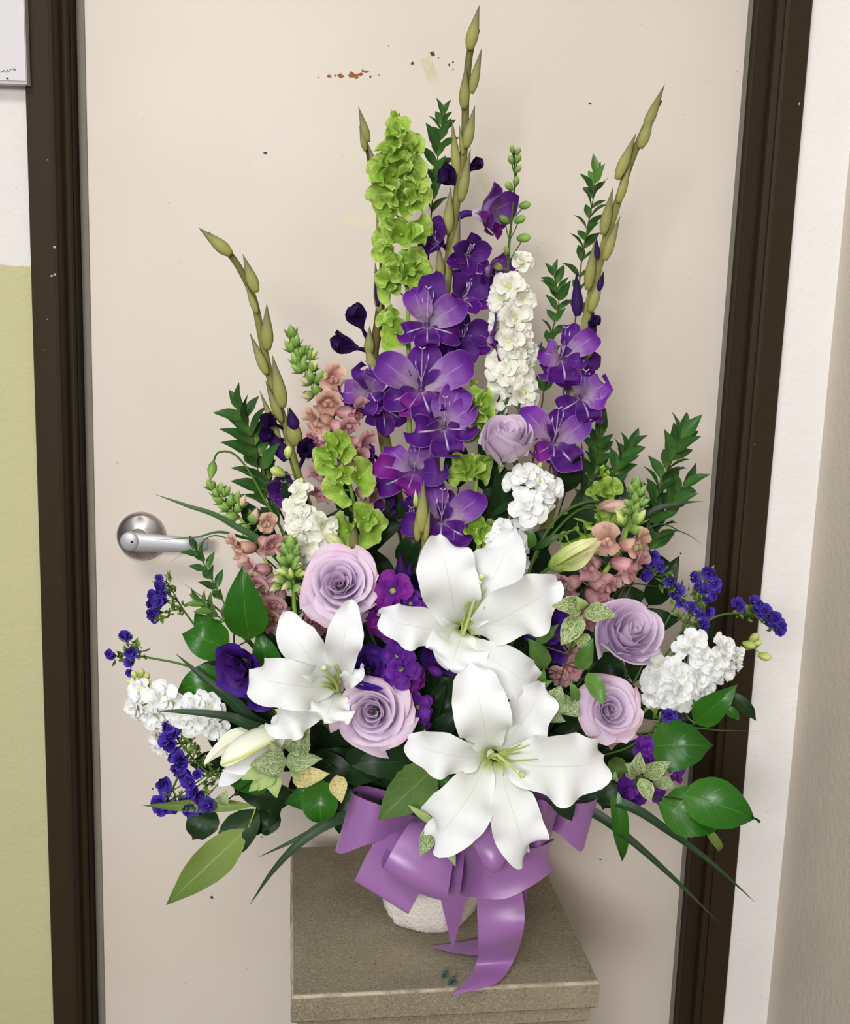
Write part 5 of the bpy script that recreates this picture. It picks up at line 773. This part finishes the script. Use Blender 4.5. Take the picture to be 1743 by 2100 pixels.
sprig('far right myrtle sprig, large dark leaves pointing to the right frame', [(1396, 900, 1.265), (1378, 940, 1.265), (1354, 1000, 1.265), (1336, 1060, 1.265), (1310, 1140, 1.27), (1220, 1300, 1.28)], 10, 70, lo=.9, asp=.2, span=.7)
sprig('myrtle sprig below the right gladiolus flowers, second from the right frame', [(1290, 920, 1.29), (1268, 955, 1.29), (1250, 1000, 1.29), (1225, 1080, 1.29), (1170, 1220, 1.29)], 8, 61, lo=.85, asp=.2, span=.6)
sprig('dark myrtle sprig close behind the lowest right gladiolus flower', [(1228, 900, 1.31), (1222, 950, 1.31), (1206, 1010, 1.31), (1180, 1100, 1.3), (1120, 1260, 1.29)], 8, 64, lo=.9, asp=.2, span=.65)
sprig('long thin myrtle sprig crossing the end of the door lever', [(404, 1128, 1.25), (420, 1160, 1.25), (446, 1210, 1.25), (480, 1270, 1.25), (560, 1370, 1.255), (700, 1520, 1.26)], 7, 42, 'myrtle', 'stem', lo=.9, asp=.2, span=.55)
sprig('lower left myrtle sprig ending above the purple statice head', [(412, 1232, 1.24), (440, 1258, 1.24), (490, 1300, 1.24), (580, 1390, 1.25), (700, 1530, 1.26)], 6, 42, 'myrtle_light', 'stem', lo=.9, asp=.2, span=.45)
sprig('dark myrtle sprig at left behind the white larkspur buds', [(520, 930, 1.3), (540, 1000, 1.3), (565, 1060, 1.3), (620, 1180, 1.3), (740, 1350, 1.3)], 9, 70, lo=.9, asp=.2, span=.8)
sprig('myrtle sprig right of the right snapdragon, leaf tips over the door edge', [(1400, 1000, 1.27), (1370, 1040, 1.27), (1345, 1100, 1.27), (1310, 1170, 1.27), (1220, 1330, 1.27)], 8, 64, lo=.9, asp=.2, span=.7)

# broad glossy leaves
branch('lemon_leaf_branch', 'left branch of broad glossy leaves, largest leaf upright beside pink snapdragon', [(500, 1180, 1.215), (480, 1320, 1.225), (520, 1420, 1.23), (650, 1540, 1.25)],
    [(512, 1312, 498, 1160, 92, 1.215, 1.195), (470, 1330, 374, 1300, 86, 1.23, 1.225), (470, 1395, 362, 1418, 78, 1.225, 1.22), (560, 1390, 530, 1290, 66, 1.235, 1.225), (470, 1400, 390, 1380, 74, 1.235, 1.23, 'darkleaf'), (540, 1470, 440, 1440, 64, 1.23, 1.22, 'darkleaf'), (450, 1320, 400, 1256, 60, 1.24, 1.24)], 'salal', cat='foliage', group='branches of broad glossy leaves', fold=.08)
branch('lemon_leaf_branch', 'lower right branch with two big shiny leaves over the brown frame', [(1400, 1640, 1.16), (1340, 1630, 1.17), (1260, 1610, 1.2)],
    [(1350, 1650, 1490, 1690, 104, 1.17, 1.16), (1396, 1628, 1546, 1678, 110, 1.165, 1.15), (1330, 1530, 1462, 1530, 108, 1.185, 1.175), (1440, 1690, 1474, 1748, 20, 1.165, 1.17, 'olive'), (1536, 1672, 1550, 1686, 5, 1.153, 1.153, 'darkleaf')], 'salal', cat='foliage', group='branches of broad glossy leaves', fold=.1, ruf=.09, bow=.014)
branch('lemon_leaf_branch', 'broad dark leaves spreading below the variegated leaves left of the bow', [(620, 1640, 1.185), (680, 1640, 1.2), (760, 1640, 1.22)],
    [(660, 1600, 658, 1692, 84, 1.18, 1.17, 'salal'), (690, 1620, 584, 1648, 66, 1.19, 1.18, 'salal'), (720, 1610, 700, 1712, 74, 1.195, 1.185), (560, 1600, 460, 1600, 64, 1.195, 1.19, 'salal'), (600, 1640, 480, 1618, 66, 1.2, 1.2), (700, 1575, 820, 1570, 80, 1.2, 1.185), (760, 1590, 640, 1540, 76, 1.22, 1.21), (630, 1560, 740, 1600, 70, 1.21, 1.19)], 'darkleaf', cat='foliage', group='branches of broad glossy leaves', ruf=.08)
branch('rose_leaf_branch', 'serrated olive green rose leaf hanging over the bow left of lower lily', [(880, 1560, 1.165), (860, 1600, 1.18), (870, 1640, 1.21)], [(894, 1572, 776, 1682, 96, 1.16, 1.13, 'roseleaf', .006), (872, 1560, 905, 1640, 50, 1.185, 1.16, 'darkleaf'), (860, 1560, 720, 1570, 84, 1.19, 1.17, 'darkleaf'), (850, 1480, 868, 1580, 56, 1.2, 1.19, 'darkleaf'), (896, 1580, 925, 1625, 30, 1.17, 1.16, 'salal')], 'roseleaf', cat='foliage', jag=.05)
branch('alstroemeria_leaf_spray', 'long olive leaf hanging lowest at left with curled leaves around it', [(520, 1652, 1.185), (560, 1648, 1.19), (640, 1640, 1.21)],
    [(508, 1700, 342, 1856, 82, 1.18, 1.15, 'olive', .008), (530, 1660, 446, 1766, 78, 1.195, 1.18, 'darkleaf'), (520, 1652, 292, 1652, 30, 1.185, 1.165, 'olive', -.012), (440, 1660, 394, 1722, 70, 1.2, 1.19, 'darkleaf'), (570, 1660, 530, 1710, 56, 1.205, 1.2, 'darkleaf'), (580, 1640, 500, 1720, 50, 1.21, 1.2, 'darkleaf')], 'olive', 'stem_lime', ruf=.1, fold=.1)
t = Plant('alstroemeria_leaf_spray', 'upright spray of long leaves over the right brown frame below white stock', 'foliage', [(1425, 1484, 1.2), (1400, 1494, 1.2), (1330, 1500, 1.21)], .001, .0015, M['stem'])
for q in [((1424, 1482, 1.2), (1512, 1404, 1.18), 62, 'salal'), ((1430, 1480, 1.205), (1490, 1412, 1.2), 50, 'darkleaf'), ((1490, 1420, 1.2), (1550, 1478, 1.2), 30, 'darkleaf'), ((1470, 1444, 1.2), (1516, 1478, 1.2), 22, 'salal'), ((1400, 1440, 1.21), (1470, 1420, 1.2), 40, 'olive')]: leaf_between(t, q[0], q[1], q[2], q[3], .01)
t.part('leaf_stalk', mk('leaf_stalk', *tube([P(1490, 1420, 1.2), P(1470, 1444, 1.2), P(1426, 1482, 1.2)], .0008, .001, 5, 8), M['stem'])); t.part('leaf_stalk', mk('leaf_stalk', *tube([P(1400, 1440, 1.21), P(1410, 1470, 1.205), P(1426, 1484, 1.2)], .0008, .001, 5, 8), M['stem']))
branch('hanging_leaf_spray', 'twisted dark leaf hanging straight down right of the bow', [(1256, 1600, 1.17), (1230, 1580, 1.18), (1190, 1580, 1.2)], [(1258, 1610, 1276, 1768, 38, 1.17, 1.165, 'salal', .012), (1246, 1590, 1236, 1662, 44, 1.18, 1.175, 'darkleaf'), (1262, 1552, 1264, 1600, 44, 1.185, 1.175, 'roseleaf'), (1230, 1570, 1190, 1610, 54, 1.19, 1.175, 'roseleaf')], 'salal', ruf=.2)
branch('hanging_leaf_spray', 'dark ribbed leaf lying across the right ribbon loop', [(1150, 1600, 1.15), (1140, 1580, 1.17), (1100, 1580, 1.2)], [(1136, 1610, 1172, 1684, 52, 1.135, 1.125, 'darkleaf', .006), (1196, 1600, 1200, 1642, 34, 1.15, 1.14, 'darkleaf', .004), (1120, 1600, 1150, 1640, 40, 1.15, 1.14, 'darkleaf')], 'darkleaf')

# variegated pittosporum
def vari(label, path, leaves, group='variegated pittosporum sprigs', smat='stem_dk'):
    return branch('pittosporum_sprig', label, path, leaves, 'vari', smat, 'sprig', group, (.0007, .0015), ruf=.2, frq=1.6, prof='lance', fold=.06, bow=.005)
vari('large variegated pittosporum sprig under the big white lily bud', [(560, 1560, 1.155), (590, 1558, 1.16), (640, 1560, 1.18), (740, 1570, 1.22)],
    [(566, 1556, 556, 1518, 40, 1.155, 1.145, 'vari_grey'), (588, 1560, 512, 1570, 56, 1.15, 1.135, 'vari_grey'), (600, 1552, 638, 1480, 56, 1.155, 1.14, 'vari_grey'), (584, 1564, 662, 1556, 44, 1.15, 1.14, 'vari_grey'), (560, 1572, 494, 1598, 34, 1.15, 1.135, 'vari_pale'), (562, 1580, 530, 1622, 36, 1.145, 1.13, 'vari_pale'), (558, 1585, 568, 1636, 36, 1.145, 1.13, 'vari_pale'), (566, 1578, 510, 1624, 34, 1.15, 1.14, 'vari_pale'), (600, 1600, 676, 1586, 46, 1.15, 1.135, 'vari_brown'), (690, 1590, 700, 1646, 40, 1.15, 1.135, 'vari_brown'), (600, 1570, 628, 1604, 30, 1.155, 1.145, 'vari_pale'), (455, 1650, 466, 1620, 32, 1.17, 1.165, 'vari_grey')])
vari('variegated pittosporum sprig with reddish twig between top lily and upper right rose', [(1190, 1254, 1.14), (1180, 1300, 1.15), (1150, 1390, 1.18), (1120, 1480, 1.21)],
    [(1192, 1248, 1132, 1242, 44, 1.14, 1.125), (1198, 1254, 1266, 1264, 42, 1.14, 1.125), (1190, 1262, 1150, 1324, 50, 1.14, 1.125), (1186, 1300, 1204, 1336, 34, 1.145, 1.135), (1194, 1250, 1180, 1222, 26, 1.14, 1.135, 'vari_pale'), (1186, 1372, 1216, 1308, 40, 1.145, 1.13, 'myrtle_light'), (1120, 1370, 1080, 1308, 46, 1.16, 1.145, 'myrtle_light'), (1104, 1400, 1116, 1370, 30, 1.15, 1.14, 'myrtle_light'), (1140, 1300, 1060, 1290, 40, 1.17, 1.165, 'salal'), (1100, 1320, 1146, 1280, 26, 1.15, 1.145, 'myrtle_light')], smat='stem_brown')
vari('curly variegated pittosporum sprig left of the lower right rose', [(1190, 1400, 1.14), (1160, 1430, 1.15), (1120, 1470, 1.17), (1060, 1540, 1.2)],
    [(1206, 1380, 1238, 1448, 42, 1.13, 1.105, 'myrtle_light'), (1180, 1440, 1170, 1396, 26, 1.14, 1.13, 'myrtle_light'), (1134, 1440, 1150, 1404, 42, 1.145, 1.135, 'vari_grey'), (1170, 1430, 1130, 1462, 44, 1.145, 1.13, 'vari_grey'), (1150, 1440, 1190, 1470, 44, 1.145, 1.13, 'vari_grey'), (1120, 1465, 1160, 1480, 30, 1.15, 1.14, 'vari_grey'), (1104, 1410, 1134, 1396, 22, 1.15, 1.14, 'myrtle_light')])
vari('variegated pittosporum sprig among the lower right purple stock', [(1310, 1590, 1.165), (1290, 1584, 1.17), (1240, 1580, 1.2)],
    [(1300, 1590, 1312, 1540, 36, 1.16, 1.145), (1296, 1580, 1280, 1566, 26, 1.16, 1.15), (1320, 1590, 1376, 1562, 40, 1.16, 1.145), (1312, 1596, 1336, 1646, 36, 1.155, 1.14), (1350, 1600, 1384, 1614, 34, 1.165, 1.155, 'vari_grey'), (1340, 1610, 1370, 1590, 28, 1.165, 1.155, 'vari_grey'), (1256, 1600, 1262, 1580, 18, 1.17, 1.165, 'vari_grey')], smat='stem')
vari('variegated pittosporum twig hanging over the ribbon centre', [(890, 1690, 1.11), (880, 1670, 1.13), (900, 1640, 1.17)],
    [(886, 1698, 862, 1756, 38, 1.11, 1.09, None, .004), (910, 1712, 934, 1778, 26, 1.11, 1.09, None, .004), (890, 1690, 836, 1650, 18, 1.115, 1.11, 'vari_pale', .003), (912, 1715, 938, 1752, 16, 1.115, 1.1, 'vari_pale', .003)], smat='stem')

# grass blades
for l, p, wp, mt in [
    ('broad grass blade rising left just above the door lever', [(318, 1014, 1.23), (380, 1036, 1.23), (470, 1072, 1.235), (600, 1180, 1.25)], 16, 'blade'),
    ('thin horizontal grass blade crossing the door lever', [(318, 1108, 1.24), (400, 1102, 1.24), (476, 1096, 1.245), (620, 1180, 1.26)], 8, 'blade'),
    ('thinnest grass blade slanting down over the lever tip', [(340, 1158, 1.245), (400, 1122, 1.245), (460, 1102, 1.245), (600, 1200, 1.26)], 4, 'blade'),
    ('narrow grass blade pointing up left over the left broad leaf', [(370, 1192, 1.235), (430, 1236, 1.235), (480, 1280, 1.235), (600, 1400, 1.25)], 7, 'blade'),
    ('dark grass blade at right arching toward the frame beside myrtle', [(1442, 1028, 1.25), (1390, 1034, 1.25), (1320, 1064, 1.255), (1200, 1220, 1.27)], 18, 'bladedk'),
    ('thin drooping grass blade at right reaching the frame edge', [(1442, 1118, 1.25), (1400, 1092, 1.25), (1330, 1084, 1.255), (1200, 1220, 1.27)], 5, 'bladedk'),
    ('lowest long dark grass blade stretching down right across frame bottom', [(1476, 1894, 1.15), (1380, 1800, 1.15), (1280, 1712, 1.155), (1200, 1660, 1.17), (1080, 1640, 1.2)], 24, 'bladedk'),
    ('upper of two long dark grass blades stretching down right past the frame', [(1548, 1850, 1.15), (1460, 1770, 1.15), (1370, 1704, 1.155), (1280, 1650, 1.16), (1140, 1620, 1.2)], 22, 'bladedk'),
    ('lower left dark grass blade pointing down over the pedestal corner', [(512, 1856, 1.15), (560, 1786, 1.15), (620, 1724, 1.155), (690, 1680, 1.17), (790, 1650, 1.2)], 26, 'bladedk'),
    ('short dark grass blade above the pedestal back corner at left', [(530, 1758, 1.16), (590, 1730, 1.16), (660, 1696, 1.17), (760, 1660, 1.2)], 16, 'bladedk'),
    ('glossy double ridged grass blade running beside the left dark lisianthus', [(360, 1340, 1.2), (420, 1392, 1.195), (480, 1440, 1.195), (560, 1500, 1.21)], 30, 'bladedk'),
    ('grass blade lying straight across the far left white stock', [(320, 1458, 1.165), (380, 1460, 1.165), (470, 1470, 1.17), (560, 1500, 1.19)], 22, 'bladedk'),
    ('hair thin grass blade pointing right over the white wall', [(1566, 1500, 1.19), (1480, 1498, 1.19), (1400, 1494, 1.19), (1280, 1520, 1.2)], 5, 'blade'),
    ('dark upright grass blade between the white larkspur and pale rose', [(1056, 786, 1.29), (1036, 830, 1.29), (1020, 870, 1.29), (1000, 1000, 1.29)], 16, 'bladedk'),
    ('dark upright grass blade in front of the myrtle beside right lime bells', [(1290, 940, 1.295), (1272, 990, 1.295), (1262, 1040, 1.29), (1230, 1160, 1.28)], 22, 'bladedk'),
    ('thin curved grass blade arching behind the upper right rose', [(1400, 1216, 1.24), (1340, 1202, 1.24), (1270, 1210, 1.24), (1180, 1330, 1.26)], 5, 'bladedk'),
    ('grass blade behind the right larkspur column rising near the stock', [(1192, 905, 1.3), (1196, 960, 1.3), (1190, 1050, 1.3), (1150, 1200, 1.29)], 18, 'bladedk'),
    ]: grass(l, p, wp, mt)

# dark foliage deep inside the arrangement
R2 = random.Random(11)
FILL = [(560, 1120), (620, 1060), (660, 1180), (720, 1060), (760, 1160), (820, 1090), (800, 1210), (940, 1000), (1000, 1010), (1030, 1060), (1100, 1060), (1160, 1010), (1180, 1110), (1250, 1090), (1320, 1100), (1280, 1190), (1330, 1240), (1400, 1330), (560, 1300), (600, 1350), (520, 1420), (640, 1420), (740, 1300), (800, 1300), (900, 1180), (920, 1400), (860, 1480), (900, 1560), (1060, 1240), (1150, 1230), (1240, 1360), (1180, 1350), (1120, 1420), (1230, 1400), (1320, 1420), (1350, 1500), (1140, 1520), (1250, 1550), (700, 1560), (800, 1580), (620, 1500), (520, 1500), (480, 1560), (1080, 1500), (780, 1500), (880, 1420), (740, 1240), (1000, 960), (660, 1540)]
for i, (x, y) in enumerate(FILL):
    d0 = 1.285-.045*max(0, (y-1150)/450) + R2.uniform(-.01, .015); e = (885+(x-885)*.35, 1560)
    path = [(x, y, d0), (x*.72+e[0]*.28, y*.72+e[1]*.28, d0+.01), (x*.4+e[0]*.6, y*.4+e[1]*.6, d0+.012)]
    lv = []
    for k in range(6):
        f = k/6*.9; bx, by = x+(e[0]-x)*f, y+(e[1]-y)*f; an = math.atan2(y-e[1], x-e[0])+(R2.uniform(.5, 1.2) if k % 2 else -R2.uniform(.5, 1.2))*(1 if k else .2); L = R2.uniform(80, 125)
        lv.append((bx, by, bx+L*math.cos(an), by+L*math.sin(an), R2.uniform(44, 62), d0, d0-R2.uniform(-.012, .018)))
    branch('filler_branch', 'dark green leafy filler branch deep between the flowers', path, lv, 'darkleaf', 'stem_dk', 'foliage', 'dark filler foliage')
